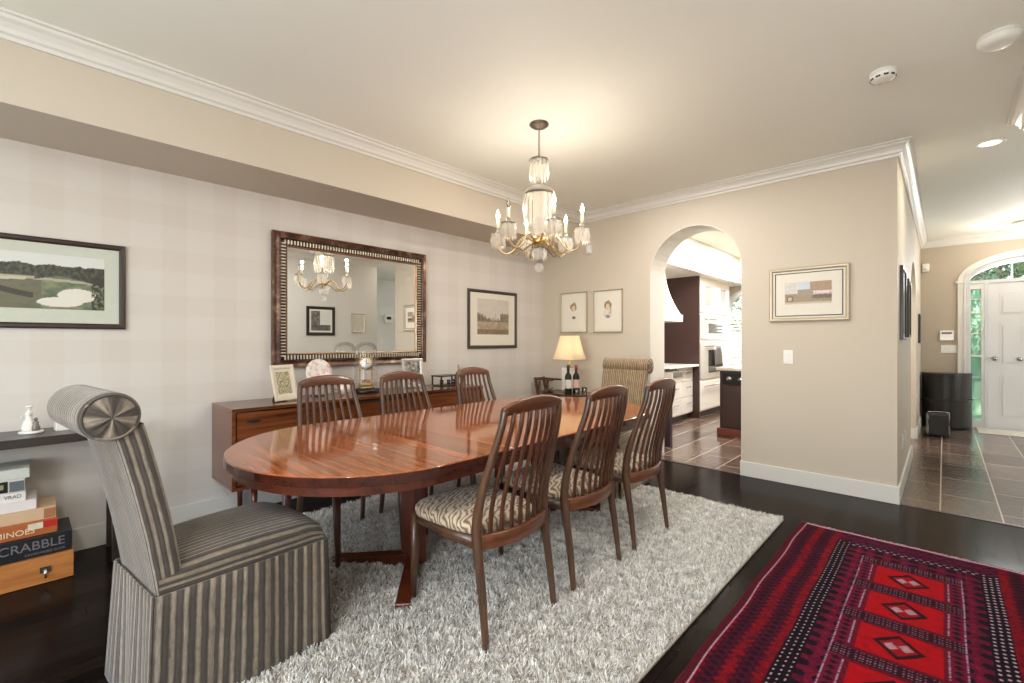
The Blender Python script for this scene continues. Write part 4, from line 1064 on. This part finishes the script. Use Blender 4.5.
# dome of long prisms
b = NB(); lathe(b, [(0,2.345),(.03,2.342),(.075,2.322),(.105,2.290),(.112,2.262),(.106,2.262),(.09,2.29),(.05,2.322),(0,2.332)], 28); mk('dome', b, CRY, t)
b = NB(); prisms(b, .110, 2.275, .205, 22, .011); mk('dome_prisms', b, CRY, t)
b = NB(); lathe(b, [(0,2.33),(.03,2.32),(.036,2.30),(.036,2.16),(.028,2.11),(.04,2.09),(.052,2.06),(.045,2.03),(.02,1.99),(.03,1.96),(.036,1.93),(.02,1.90),(0,1.89)], 12, smooth=False); mk('stem', b, CRY, t)
b = NB(); lathe(b, [(0,1.975),(.035,1.975),(.05,1.96),(.05,1.935),(.03,1.915),(0,1.91)], 20, smooth=True); mk('arm_hub', b, BRASS, t)
b = NB(); lathe(b, [(.0,1.90),(.05,1.90),(.055,1.895),(.03,1.88),(.03,1.82),(.015,1.80),(0,1.80)], 20); prisms(b, .052, 1.895, .085, 12, .006); mk('bottom_dish', b, CRY, t)
b = NB(); sphere(b, (0,0,1.762), .033, seg=14); mk('bottom_ball', b, CRY, t)
BR = emit('candle_bulb', (255,226,170), 30)
PHV = [15, 75, 135, 195, 255, 315]
f_ = (-.687, .7266); r_ = (.7266, .687)
for i, ph in enumerate(PHV):
    a = math.radians(ph); dx = math.sin(a)*r_[0]-math.cos(a)*f_[0]; dy = math.sin(a)*r_[1]-math.cos(a)*f_[1]
    def Q(r, z): return (dx*r, dy*r, z)
    b = NB(); tube(b, smooth_path([Q(.04,1.945),Q(.09,1.985),Q(.14,1.955),Q(.18,1.895),Q(.235,1.870),Q(.285,1.905),Q(.300,1.985)], 5), .0075, 8)
    arm = mk('arm', b, plain('amber_crystal_arm', (206,180,138), .12, .5), t)
    b = NB(); tube(b, smooth_path([Q(.05,1.93),Q(.10,1.90),Q(.16,1.86),Q(.20,1.88),Q(.18,1.92)], 5), .004, 6); mk('scroll', b, plain('dark_gilt', (150,120,80), .3, .8), t)
    zz = 2.012; R0 = .300
    b = NB(); lathe(b, [(0,zz-.03),(.015,zz-.03),(.02,zz-.01),(.048,zz),(.052,zz+.008),(.03,zz+.004),(.014,zz+.012),(.014,zz+.04),(0,zz+.04)], 24, c=(dx*R0,dy*R0,0)); mk('bobeche', b, CRY, arm)
    b = NB(); 
    prisms(b, .052, zz+.004, .105, 18, .008)
    for v in b.verts: v.co += Vector((dx*R0, dy*R0, 0))
    mk('bobeche_prisms', b, CRY, arm)
    b = NB(); lathe(b, [(0,zz+.035),(.011,zz+.035),(.011,zz+.108),(0,zz+.108)], 14, c=(dx*R0,dy*R0,0)); mk('candle_sleeve', b, plain('ivory_candle', (236,224,196), .5), arm)
    b = NB(); lathe(b, [(0,zz+.108),(.007,zz+.110),(.013,zz+.128),(.010,zz+.148),(.003,zz+.168),(0,zz+.175)], 14, c=(dx*R0,dy*R0,0))
    lit = i != 5
    mk('candle_bulb', b, BR if lit else GLASS, arm)
    if lit:
        L = bpy.data.lights.new('candle_light', 'POINT'); L.energy = 2.2; L.color = (1,.90,.78); L.shadow_soft_size = .015
        lo = bpy.data.objects.new('candle_light', L); COL.objects.link(lo); lo.location = (CX_+dx*R0, CY_+dy*R0, zz+.20)

# ------------------------------------------------------------------ rugs
RX0, RX1, RY0, RY1 = .46, 2.95, .42, 3.61
t = thing('shag_rug', 'large pale grey shag rug lying under the dining table', 'rug', (0,0,0))
b = NB(); box(b, RX0, RX1, RY0, RY1, .001, .010); mk('backing', b, plain('rug_backing', (176,168,156), .95), t)
rng = np.random.default_rng(3); N = 240000
px = rng.uniform(RX0+.004, RX1-.004, N); py = rng.uniform(RY0+.004, RY1-.004, N)
def lowf(x, y, k, s):
    r = np.random.default_rng(s); v = np.zeros_like(x)
    for _ in range(9):
        a = r.uniform(0, 2*PI); f = k*r.uniform(.6, 1.6); v += np.sin(f*(x*np.cos(a)+y*np.sin(a))+r.uniform(0, 7))
    return v/3
ang = lowf(px, py, 45, 1)*2.5+rng.normal(0, 1.3, N); lean = .005+.006*np.abs(lowf(px, py, 60, 2))+rng.uniform(0, .007, N)
hgt = .022+.006*lowf(px, py, 70, 5)+rng.uniform(-.006, .006, N); wd = rng.uniform(.0013, .0025, N)
dxv, dyv = np.cos(ang), np.sin(ang); tw = rng.uniform(0, 2*PI, N); ux, uy = np.cos(tw)*wd, np.sin(tw)*wd
V = np.empty((N, 6, 3), np.float32)
for k, (f, h, ws) in enumerate(((0, .008, 1.0), (.35, .62, 1.1), (1.0, 1.0, .7))):
    cx = px+dxv*lean*f; cyv = py+dyv*lean*f; cz = .006+np.maximum(hgt, .012)*h*(1.0 if k else 0)
    V[:, 2*k, 0] = cx-ux*ws; V[:, 2*k, 1] = cyv-uy*ws; V[:, 2*k, 2] = cz
    V[:, 2*k+1, 0] = cx+ux*ws; V[:, 2*k+1, 1] = cyv+uy*ws; V[:, 2*k+1, 2] = cz
me = bpy.data.meshes.new('pile'); me.vertices.add(N*6); me.vertices.foreach_set('co', V.ravel())
base = (np.arange(N)*6)[:, None]; F = np.concatenate([base+np.array([0,1,3,2]), base+np.array([2,3,5,4])], 1).reshape(-1).astype(np.int32)
me.loops.add(len(F)); me.loops.foreach_set('vertex_index', F); me.polygons.add(2*N); me.polygons.foreach_set('loop_start', np.arange(2*N, dtype=np.int32)*4)
me.update(calc_edges=True)
ca = me.color_attributes.new('Col', 'FLOAT_COLOR', 'POINT'); tone = .84+.07*lowf(px, py, 75, 8)+rng.uniform(-.34, .16, N); tone = np.clip(tone, .25, .95)
C = np.ones((N, 6, 4), np.float32); C[:, :, 0] = (tone)[:, None]; C[:, :, 1] = (tone*.975)[:, None]; C[:, :, 2] = (tone*.92)[:, None]
ca.data.foreach_set('color', C.ravel()); me.materials.append(vcol('shag_wool', .95))
o = bpy.data.objects.new('pile', me); COL.objects.link(o); o.parent = t; o['kind'] = 'stuff'

# red patterned rug
GX0, GX1, GY0, GY1 = 3.045, 4.115, .55, 3.655
def rug_col(x, y):
    cx = 3.625; hx = .58; ax = abs(x-cx); yt = GY1-y        # distance from far edge
    h1 = math.sin(x*417.1+y*913.7)*43758.5453; r = h1-math.floor(h1)
    RED, DEEP, BRT, NV, WH = (122,8,26), (84,8,30), (148,8,20), (26,8,22), (206,186,180)
    nz = .5+.5*fb(x*26, y*26, 1, 4)+.25*fb(x*90, y*90, 1, 6)
    ed = hx-ax                                              # distance from side edge
    def motif(u, v, pu, pv):
        fu = abs((u/pu) % 1-.5)*2; fv = abs((v/pv) % 1-.5)*2; return fu, fv
    if ed < .028: return (84,16,26) if (yt*60) % 1 < .7 else (60,10,20)
    if ed < .037 and yt > .012 : return lerp(WH, (120,70,80), .5*r)
    if yt < .022: return lerp(WH, (190,160,160), r) if yt > .006 else (150,30,40)
    dot = False
    # side zones
    m = min(ed, 9)
    if .235 < ed < .305:       # dotted dark band
        fu, fv = ((ed-.235)/.0233) % 1, ((y+(.016 if int((ed-.235)/.0233) % 2 else 0))/.032) % 1
        c = (20,10,16)
        if yt > .17 and abs(fu-.5) < .19 and abs(fv-.5) < .16: c = (196,172,170)
        if yt > .17: return c
    if yt > .165 and yt < .215 and ed > .235:
        fu, fv = ((yt-.165)/.025) % 1, ((x+(.016 if int((yt-.165)/.025) % 2 else 0))/.032) % 1
        return (188,168,170) if abs(fu-.5) < .16 and abs(fv-.5) < .2 else (28,12,26)
    if ed < .235 or yt < .165:
        band_ = ed if ed < .235 else yt*1.3
        k = int(band_/.049); v = y if ed < .235 else x
        fu = abs((band_/.049) % 1-.5)*2; fv = abs((v/.04) % 1-.5)*2
        c = BRT if k % 2 == 0 else DEEP
        if yt < .165 and ed > .235: c = (110,14,48)
        if fu+fv < .75 and k % 2: c = NV
        elif fu > .62 and fv > .5: c = lerp(c, NV, .6)
        elif r < .12: c = lerp(c, NV, .5)
        return lerp(c, (40,8,24), min(.9, .75*nz*nz+.2*r))
    if ed < .375 or yt < .33:       # inner motif border
        q = ed if ed < .375 else yt; v = y if ed < .375 else x
        fu, fv = abs((q/.07) % 1-.5)*2, abs((v/.075) % 1-.5)*2
        c = (118,14,44)
        if (fu-.1)**2+fv**2 < .34: c = NV
        if fu > .8 and fv > .7: c = (164,16,36)
        return lerp(c, NV, min(.85, .6*nz*nz+.25*r))
    if ed < .379 or yt < .341 and yt > .336: return (170,146,150) if r > .3 else (90,40,60)
    # panels
    P = .345; q = (yt-.336+.0) % P; inx = ed-.381
    if q < .075:
        fv = (x/.012) % 1; fq = (q/.0187) % 1
        return (150,110,110) if fv < .35 and abs(fq-.5) < .15 else (44,10,24)
    if inx < .045:
        fu, fv = abs((inx/.045) % 1-.5)*2, abs((y/.04) % 1-.5)*2
        return (30,12,24) if fu+fv < .8 else (104,12,40)
    if inx < .049 and .10 < q < P-.03: return (170,148,150) if r > .25 else (90,40,60)
    qq = (q-.075)/(P-.075)-.5; xx = (x-cx)/.155
    c = (176,6,16)
    if abs(xx) > .86 or abs(qq) > .42: c = (70,10,26) if (x*90+y*90) % 1 < .6 else (120,14,40)
    e = abs(xx)/.55+abs(qq)/.36
    if e < 1: c = (150,14,24)
    if e < 1.0 and e > .72: c = (26,12,16)
    if e < .72 : c = (150,16,26)
    e1 = abs(xx+.15)/.15+abs(qq-.03)/.11; e2 = abs(xx-.15)/.15+abs(qq+.03)/.11
    if e1 < 1 or e2 < 1: c = (184,156,146)
    return lerp(c, (96,6,18), min(.7, .35*nz*nz+.15*r))
t = thing('persian_rug', 'deep red patterned oriental rug with dotted borders in the foreground', 'rug', ((GX0+GX1)/2, (GY0+GY1)/2, 0))
b = NB(); box(b, -(GX1-GX0)/2, (GX1-GX0)/2, -(GY1-GY0)/2, (GY1-GY0)/2, .001, .006); mk('backing', b, plain('rug_warp', (96,20,30), .95), t)
W_, L_ = GX1-GX0, GY1-GY0
nx, ny = 230, 610
pm = painted('pile', W_, L_, nx, ny, lambda u, v: tuple(k*q for k, q in zip(rug_col(GX0+u*W_, GY0+v*L_), (.90,.86,.98))), vcol('red_wool_pile', .95, 0, .5, 260), t, Matrix.Translation((0,0,.009)) @ Matrix.Rotation(-PI/2, 4, 'X'))
for vv in pm.data.vertices: vv.co.x += .004*math.sin(vv.co.z*9)*(1 if vv.co.x < -.3 else .3); vv.co.y = -(.0+.0015*math.sin(vv.co.x*21)*math.sin(vv.co.z*17))
b = NB()
for k in range(230):
    x = -W_/2+W_*(k+.5)/230; L = R.uniform(.010,.022); box(b, x-.0012, x+.0012, W_*0+L_/2-.002, L_/2+L, .002, .005)
mk('fringe', b, plain('rug_fringe', (206,190,176), .95), t)

# ------------------------------------------------------------------ foyer furniture
t = thing('demilune_cabinet', 'black half-round two tier cabinet in the foyer corner', 'cabinet', (3.785, 9.33, 0))
BL = plain('black_leather', (38,36,36), .35, bump=.1, nscale=60)
def half(bm, r, z0, z1, n=28):
    prism(bm, [(.275*r*math.cos(PI+PI*k/n), .42*r*math.sin(PI+PI*k/n)) for k in range(n+1)], 'Z', z0, z1)
b = NB(); half(b, .98, .02, .385); mk('lower_drum', b, BL, t)
b = NB(); half(b, .98, .42, .76); mk('upper_drum', b, BL, t)
b = NB(); half(b, 1.02, .387, .418); mk('ledge', b, plain('dark_gloss_edge', (60,54,50), .15), t)
b = NB(); half(b, 1.0, .762, .785); mk('top', b, BL, t)
t = thing('carry_case', 'small black case with metal handle frame before the black cabinet', 'case', (3.70, 8.15, 0), math.radians(8))
b = NB(); box(b, -.10, .10, -.06, .12, .02, .30); mk('body', b, BL, t, bevel=.02, seg=3)
b = NB(); tube(b, smooth_path([(-.10,-.075,.02),(-.10,-.075,.30),(-.08,-.075,.33),(.08,-.075,.33),(.10,-.075,.30),(.10,-.075,.02)], 4), .006, 8); mk('handle_frame', b, CHROME, t)
b = NB(); tube(b, [(-.07,.10,.02),(-.07,.14,.02)], .02, 12); tube(b, [(.07,.10,.02),(.07,.14,.02)], .02, 12); mk('wheel', b, BLACK, t)

# ------------------------------------------------------------------ kitchen
KD = plain('dark_espresso_cabinet', (66,50,46), .35); KP = plain('plum_brown_panel', (74,58,66), .4)
t = thing('base_cabinet', 'white kitchen base cabinet run along the left kitchen wall', 'cabinet', (0,0,0))
b = NB(); box(b, .02, .78, 5.60, 7.40, .09, .84); mk('carcass', b, KWHITE, t)
b = NB(); box(b, .10, .74, 5.62, 7.38, 0, .09); mk('plinth', b, KD, t)
for i in range(4):
    y0 = 5.62+i*.445
    for z0, z1 in ((.11,.36),(.37,.61),(.62,.82)):
        b = NB(); box(b, .78, .80, y0+.004, y0+.44, z0, z1); dr = mk('drawer', b, KWHITE, t, bevel=.003)
        b = NB(); tube(b, [(.825,y0+.14,(z0+z1)/2+.03),(.825,y0+.30,(z0+z1)/2+.03)], .006, 8); mk('handle', b, CHROME, dr)
b = NB(); box(b, .02, .90, 5.28, 7.40, .842, .875); tag(mk('worktop', b, plain('white_stone', (236,230,222), .2), bevel=.004), 'white stone worktop on the kitchen base cabinets', 'worktop')
b = NB(); box(b, .80, 1.41, 5.20, 5.27, 0, .79); box(b, .80, .86, 5.27, 5.55, 0, .79); tag(mk('end_panel', b, KP, bevel=.003), 'plum brown cabinet end panel just inside the arch', 'cabinet panel')
t = thing('range_cooker', 'white range top with black grates beside plum panel', 'cooker', (1.16, 5.42, 0))
b = NB(); box(b, -.25, .245, -.13, .16, .80, .875); mk('body', b, plain('stainless', (190,188,184), .25, .7), t, bevel=.003)
b = NB()
for k in range(5): box(b, -.2+.09*k, -.19+.09*k, -.12, .15, .88, .90)
box(b, -.21, .2, -.12, -.11, .877, .885); box(b, -.21, .2, .14, .15, .877, .885); mk('grate', b, BLACK, t)
b = NB(); box(b, -.25, .248, -.14, -.13, .80, .87)
mk('control_panel', b, KWHITE, t)
t = thing('range_hood', 'white flared kitchen range hood with square rim', 'range hood', (0, 0, 0))
b = NB(); rings = []
for k in range(9):
    f = k/8; z = 1.62+.68*f; s = (1-f)**2.0
    x1 = .84+.20*s; y0, y1 = 5.95-.30*s, 6.30+.08*s
    rings.append([Vector((.01,y0,z)), Vector((x1,y0,z)), Vector((x1,y1,z)), Vector((.01,y1,z))])
loft(b, rings, smooth=False); mk('canopy', b, KWHITE, t)
b = NB(); box(b, .01, 1.06, 5.60, 6.40, 1.52, 1.62); mk('rim', b, KWHITE, t, bevel=.006)
b = NB(); box(b, .002, .018, 5.0, 7.35, .88, 1.515); tag(mk('backsplash', b, plain('brown_tile', (96,76,68), .3)), 'dark brown backsplash below the white hood', 'backsplash')
t = thing('utensil_crock', 'white crock of red and white utensils on kitchen worktop', 'crock', (.80, 5.95, .877))
b = NB(); lathe(b, [(0,0),(.06,0),(.07,.03),(.07,.14),(.064,.14),(.06,.01),(0,.01)], 24); mk('pot', b, PORC, t)
for k in range(7):
    a = 2*PI*k/7; b = NB(); tube(b, [(.02*math.cos(a),.02*math.sin(a),.02),(.06*math.cos(a),.06*math.sin(a),.18)], .005, 6); sphere(b, (.075*math.cos(a),.075*math.sin(a),.215), .026, (.6,1,1.2), 10)
    mk('utensil', b, plain('red_utensil', (150,60,58), .4) if k % 3 == 0 else plain('pale_utensil', (226,214,204), .4), t)
t = thing('tall_oven_cabinet', 'tall white kitchen cabinet with built-in ovens and dark side', 'cabinet', (0,0,0))
b = NB(); box(b, .02, .88, 7.43, 8.85, .10, 2.30); mk('carcass', b, KWHITE, t)
b = NB(); box(b, .02, .90, 7.405, 7.43, 0, 2.30); mk('side_panel', b, plain('dark_brown_panel', (66,46,42), .4), t)
b = NB(); box(b, .02, .82, 7.43, 8.85, 0, .10); mk('plinth', b, KD, t)
ST = plain('oven_steel', (206,202,196), .25, .4)
for y0, y1, z0, z1, nm in [(7.46,8.13,1.72,2.26,'d'),(8.15,8.82,1.72,2.26,'d'),(7.46,8.82,1.28,1.68,'o'),(7.46,8.82,.62,1.24,'o'),(7.46,8.82,.12,.58,'w')]:
    b = NB(); box(b, .88, .90, y0, y1, z0, z1)
    if nm == 'd':
        o = mk('door', b, KWHITE, t, bevel=.003); b = NB(); box(b, .898, .903, y0+.2, y1-.2, z0+.12, z1-.1); mk('glass_pane', b, plain('grey_pane', (150,140,132), .1), o)
        b = NB(); tube(b, [(.92,y0+.05,z0+.1),(.92,y0+.05,z0+.25)], .006, 8); mk('handle', b, CHROME, o)
    else:
        o = mk('oven' if nm == 'o' else 'drawer', b, ST if nm == 'o' else KWHITE, t, bevel=.003)
        if nm == 'o':
            b = NB(); box(b, .899, .904, y0+.35, y1-.35, z0+.10, z1-.14); mk('oven_window', b, plain('dark_glass', (70,64,62), .08), o)
        b = NB(); tube(b, [(.935,y0+.1,z1-.07),(.935,y1-.1,z1-.07)], .010, 8); mk('handle', b, CHROME, o)
t = thing('tea_towel', 'dark patterned towel hanging from the oven handle', 'towel', (.955, 8.10, 1.17))
b = NB(); rows = []
for j in range(8):
    z = -.05*j; hw = .10+.012*j; rows.append([Vector((.004+.008*math.sin(i*1.7)*j/7, -hw+2*hw*i/12, z)) for i in range(13)])
sheet(b, rows); o = mk('cloth', b, plain('grey_towel', (104,98,96), .95, noise=.5, nscale=60), t); so = o.modifiers.new('s','SOLIDIFY'); so.thickness = .006
t = thing('kitchen_island', 'dark espresso kitchen island with red brown plinth', 'island', (1.60, 6.30, 0))
b = NB(); box(b, 0, 1.5, 0, .9, .10, .86); mk('carcass', b, KD, t)
b = NB(); box(b, -.03, 1.53, -.03, .93, 0, .10); mk('plinth', b, plain('red_brown_plinth', (112,58,44), .4), t, bevel=.004)
for k in range(3):
    b = NB(); box(b, .05+.48*k, .49+.48*k, -.018, 0, .14, .66); p_ = mk('door', b, KD, t, bevel=.003)
    b = NB(); box(b, .10+.48*k, .44+.48*k, -.024, -.018, .19, .61); mk('raised_panel', b, KD, p_, bevel=.008)
b = NB(); box(b, .04, 1.45, -.012, 0, .68, .83); mk('slot_panel', b, BLACK, t)
for k in range(5):
    b = NB(); lathe(b, [(0,0),(.03,0),(.034,.01),(0,.012)], 16, M=Matrix.Translation((.12+.14*k,-.012,.755)) @ Matrix.Rotation(PI/2,4,'X')); mk('knob', b, CHROME, t)
b = NB(); box(b, 1.56, 3.15, 6.26, 7.25, .862, .90); tag(mk('worktop', b, plain('beige_granite', (206,196,182), .15, noise=.25, nscale=90), bevel=.004), 'pale granite worktop on the dark kitchen island', 'worktop')
t = thing('coffee_mug', 'small grey mug standing on the island worktop', 'mug', (1.86, 6.45, .902))
b = NB(); lathe(b, [(0,0),(.036,0),(.04,.01),(.04,.10),(.035,.10),(.034,.01),(0,.01)], 20); mk('cup', b, plain('grey_glaze', (120,112,104), .2), t)
b = NB(); tube(b, smooth_path([(.038,0,.08),(.065,0,.075),(.065,0,.035),(.038,0,.025)]), .005, 8); mk('handle', b, plain('grey_glaze', (120,112,104), .2), t)
# kitchen window with shutters
w = sgroup('window_6', ((KX0+KX1)/2, 9.40, 0)); hw = (KX1-KX0)/2
b = NB(); band(b, 0, hw-.01, 1.80, .35, .09, -.045, -.02, z0=.70); box(b, -hw-.08, hw+.08, -.06, -.02, .66, .72); mk('casing', b, TRIM, w)
b = NB(); box(b, -hw, hw, -.01, .03, 1.78, 1.82)
for k in range(1, 6):
    a = PI*k/6; tube(b, [(0,.03,1.80),(hw*.95*math.cos(a),.03,1.80+.33*math.sin(a))], .008, 6)
mk('fan_muntin', b, TRIM, w)
b = NB(); prism(b, [(x-(KX0+KX1)/2, z) for x, z in AR4], 'Y', .05, .054); box(b, -hw, hw, .05, .054, .72, 1.80); mk('pane', b, GLASS, w)
b = NB()
for s in (-1, 1):
    x0, x1 = (-hw, -.005) if s < 0 else (.005, hw)
    box(b, x0, x0+.04, -.02, .01, .72, 1.78); box(b, x1-.04, x1, -.02, .01, .72, 1.78)
    for k in range(16):
        z = .76+.065*k; M = Matrix.Translation(((x0+x1)/2, -.005, z)) @ Matrix.Rotation(math.radians(38), 4, 'X'); box(b, -(x1-x0)/2+.04, (x1-x0)/2-.04, -.03, .03, -.004, .004, M=M)
mk('shutter', b, TRIM, w)

# ------------------------------------------------------------------ outdoors seen through the glass
def leaf_mat(nm, a, c):
    t = NT(nm); t.setc(t.ramp(t.noise(t.geo(), 5, 3), [(.35, s2l(a)), (.65, s2l(c))])); t.set(Roughness=.6); return t.m
b = NB(); box(b, 1, 9, 9.76, 16, -.25, -.1); tag(mk('lawn', b, plain('grass', (110,140,80), .95, noise=.4, nscale=40)), 'green lawn outside beyond the front door', 'grass', kind='stuff')
b = NB(); box(b, -3, 1, 9.76, 16, -.25, -.1); tag(mk('lawn', b, plain('grass', (110,140,80), .95, noise=.4, nscale=40)), 'green lawn outside the kitchen window', 'grass', kind='stuff')
def bush(name, label, cat, x, y, z, rx, ry, rz, n, mat, s=.07, trunk=None):
    t = thing(name, label, cat, (x, y, -.1)); bm = NB()
    for k in range(n):
        th = R.uniform(0, 2*PI); ph = math.acos(R.uniform(-1, 1)); q = R.uniform(.6, 1)**.5
        c = Vector((rx*q*math.sin(ph)*math.cos(th), ry*q*math.sin(ph)*math.sin(th), z+.1+rz*q*math.cos(ph)))
        a = Vector((R.uniform(-1,1), R.uniform(-1,1), R.uniform(-1,1))).normalized(); e = a.cross(Vector((0,0,1))).normalized(); u = s*R.uniform(.6,1.3)
        vs = [bm.verts.new(c-a*u), bm.verts.new(c+e*u*.45), bm.verts.new(c+a*u), bm.verts.new(c-e*u*.45)]; bm.faces.new(vs)
    mk('foliage', bm, mat, t)
    bm = NB(); tube(bm, [(0,0,0),(.03,0,z*.5+.05),(0,0,z+.1)], [.06,.045,.02], 8); mk('trunk', bm, CH, t)
GL = leaf_mat('fresh_leaves', (70,130,60), (150,196,90)); GD = leaf_mat('hedge_leaves', (40,110,60), (90,170,90))
bush('garden_tree', 'bright green tree seen through arched glass over front door', 'tree', 4.5, 12.2, 3.1, 1.3, .8, .75, 3200, GL, .09)
bush('hedge_shrub', 'tall green shrub seen through the sidelight glass', 'shrub', 4.0, 11.3, 1.5, .8, .5, 1.0, 3200, GD, .07)
bush('garden_tree', 'leafy tree outside the kitchen shuttered window', 'tree', .2, 12.6, 2.4, 1.0, .6, 1.0, 1500, GL, .09)
b = NB(); box(b, 3.0, 7.0, 10.6, 10.63, .75, .80); box(b, 3.0, 7.0, 10.6, 10.63, .0, .05)
for k in range(40): box(b, 3.0+.1*k, 3.02+.1*k, 10.605, 10.625, -.1, .78)
tag(mk('porch_railing', b, plain('grey_metal_rail', (120,124,130), .5)), 'grey porch railing seen low through the sidelight', 'railing')

# ------------------------------------------------------------------ lights
def area(name, loc, rot, sx, sy, e, col=(1,1,1), spread=PI):
    L = bpy.data.lights.new(name, 'AREA'); L.shape = 'RECTANGLE'; L.size = sx; L.size_y = sy; L.energy = e; L.color = col; L.spread = spread
    o = bpy.data.objects.new(name, L); COL.objects.link(o); o.location = loc; o.rotation_euler = rot; return o
def point(name, loc, e, col, r=.05):
    L = bpy.data.lights.new(name, 'POINT'); L.energy = e; L.color = col; L.shadow_soft_size = r
    o = bpy.data.objects.new(name, L); COL.objects.link(o); o.location = loc; return o
DAY = (.93, .97, 1.0)
area('window_daylight', (1.25,-2.58,1.4), (PI/2+.42,0,-.45), 1.4, 1.7, 12, DAY)
area('window_daylight', (3.05,-2.58,1.4), (PI/2+.50,0,-.30), 1.4, 1.7, 70, DAY)
area('window_daylight', (4.12,-1.8,1.4), (PI/2+.50,0,PI/2-.95), 1.1, 1.7, 26, DAY)
area('kitchen_window_daylight', (1.06,9.62,1.3), (PI/2,0,PI), .66, 1.05, 18, DAY)
area('foyer_door_daylight', (4.67,9.55,2.28), (PI/2,0,PI), 1.1, .3, 26, DAY)
area('added_foyer_fill', (6.46,8.3,1.5), (PI/2,0,PI/2), 1.2, 1.4, 22, DAY)  # added fill for the foyer; the wall behind it has no window
for x, y, e in ((1.9,6.6,42),(1.5,8.0,38),(2.7,5.7,26)): area('kitchen_can', (x,y,H-.012), (0,0,0), .16, .16, e, (1,.97,.93))
area('hall_can', (4.016,5.06,H-.012), (0,0,0), .12, .12, 8, (1,.9,.76))
point('foyer_lamp', (4.50,8.66,H-.22), 14, (1,.9,.76), .08)
for x, y in ((3.1,-.6),(3.2,2.4),(1.9,3.6)): area('added_ceiling_fill', (x,y,H-.012), (0,0,0), .14, .14, 14, (1,.97,.93))  # added fill lights at ceiling level, no fixtures there, to even out the room
point('table_lamp_light', (LX, LY, TZ+.46), 3.2, (1,.88,.70), .03)

SL = bpy.data.lights.new('sun', 'SUN'); SL.energy = 5.0; SL.angle = .03; SL.color = (1,.96,.88)
so_ = bpy.data.objects.new('sun', SL); COL.objects.link(so_); so_.rotation_euler = Vector((-.10,-1,-.62)).to_track_quat('-Z','Y').to_euler()
W = bpy.data.worlds.new('World'); scene.world = W; W.use_nodes = True
nt = W.node_tree; bg = nt.nodes['Background']; sk = nt.nodes.new('ShaderNodeTexSky'); sk.sky_type = 'NISHITA'; sk.sun_elevation = math.radians(48); sk.sun_rotation = math.radians(200); sk.sun_disc = False
nt.links.new(sk.outputs[0], bg.inputs[0]); bg.inputs[1].default_value = .30

cam = bpy.data.cameras.new('Camera'); cam.sensor_width = 36; cam.lens = 457/1024*36; cam.clip_start = .05; cam.shift_y = -.0005
co = bpy.data.objects.new('Camera', cam); COL.objects.link(co); co.location = (3.76, 0, 1.25); co.rotation_euler = (PI/2, 0, math.radians(43.389))
scene.camera = co
vs = scene.view_settings; vs.view_transform = 'Standard'; vs.look = 'None'; vs.gamma = 1; vs.use_curve_mapping = False; vs.exposure = 0.62
cy_ = scene.cycles; cy_.use_denoising = True; cy_.max_bounces = 10; cy_.diffuse_bounces = 6; cy_.glossy_bounces = 5; cy_.transparent_max_bounces = 24; cy_.transmission_bounces = 8
cy_.caustics_reflective = False; cy_.caustics_refractive = False; cy_.sample_clamp_indirect = 6
try: cy_.denoising_input_passes = 'RGB_ALBEDO_NORMAL'
except Exception: pass
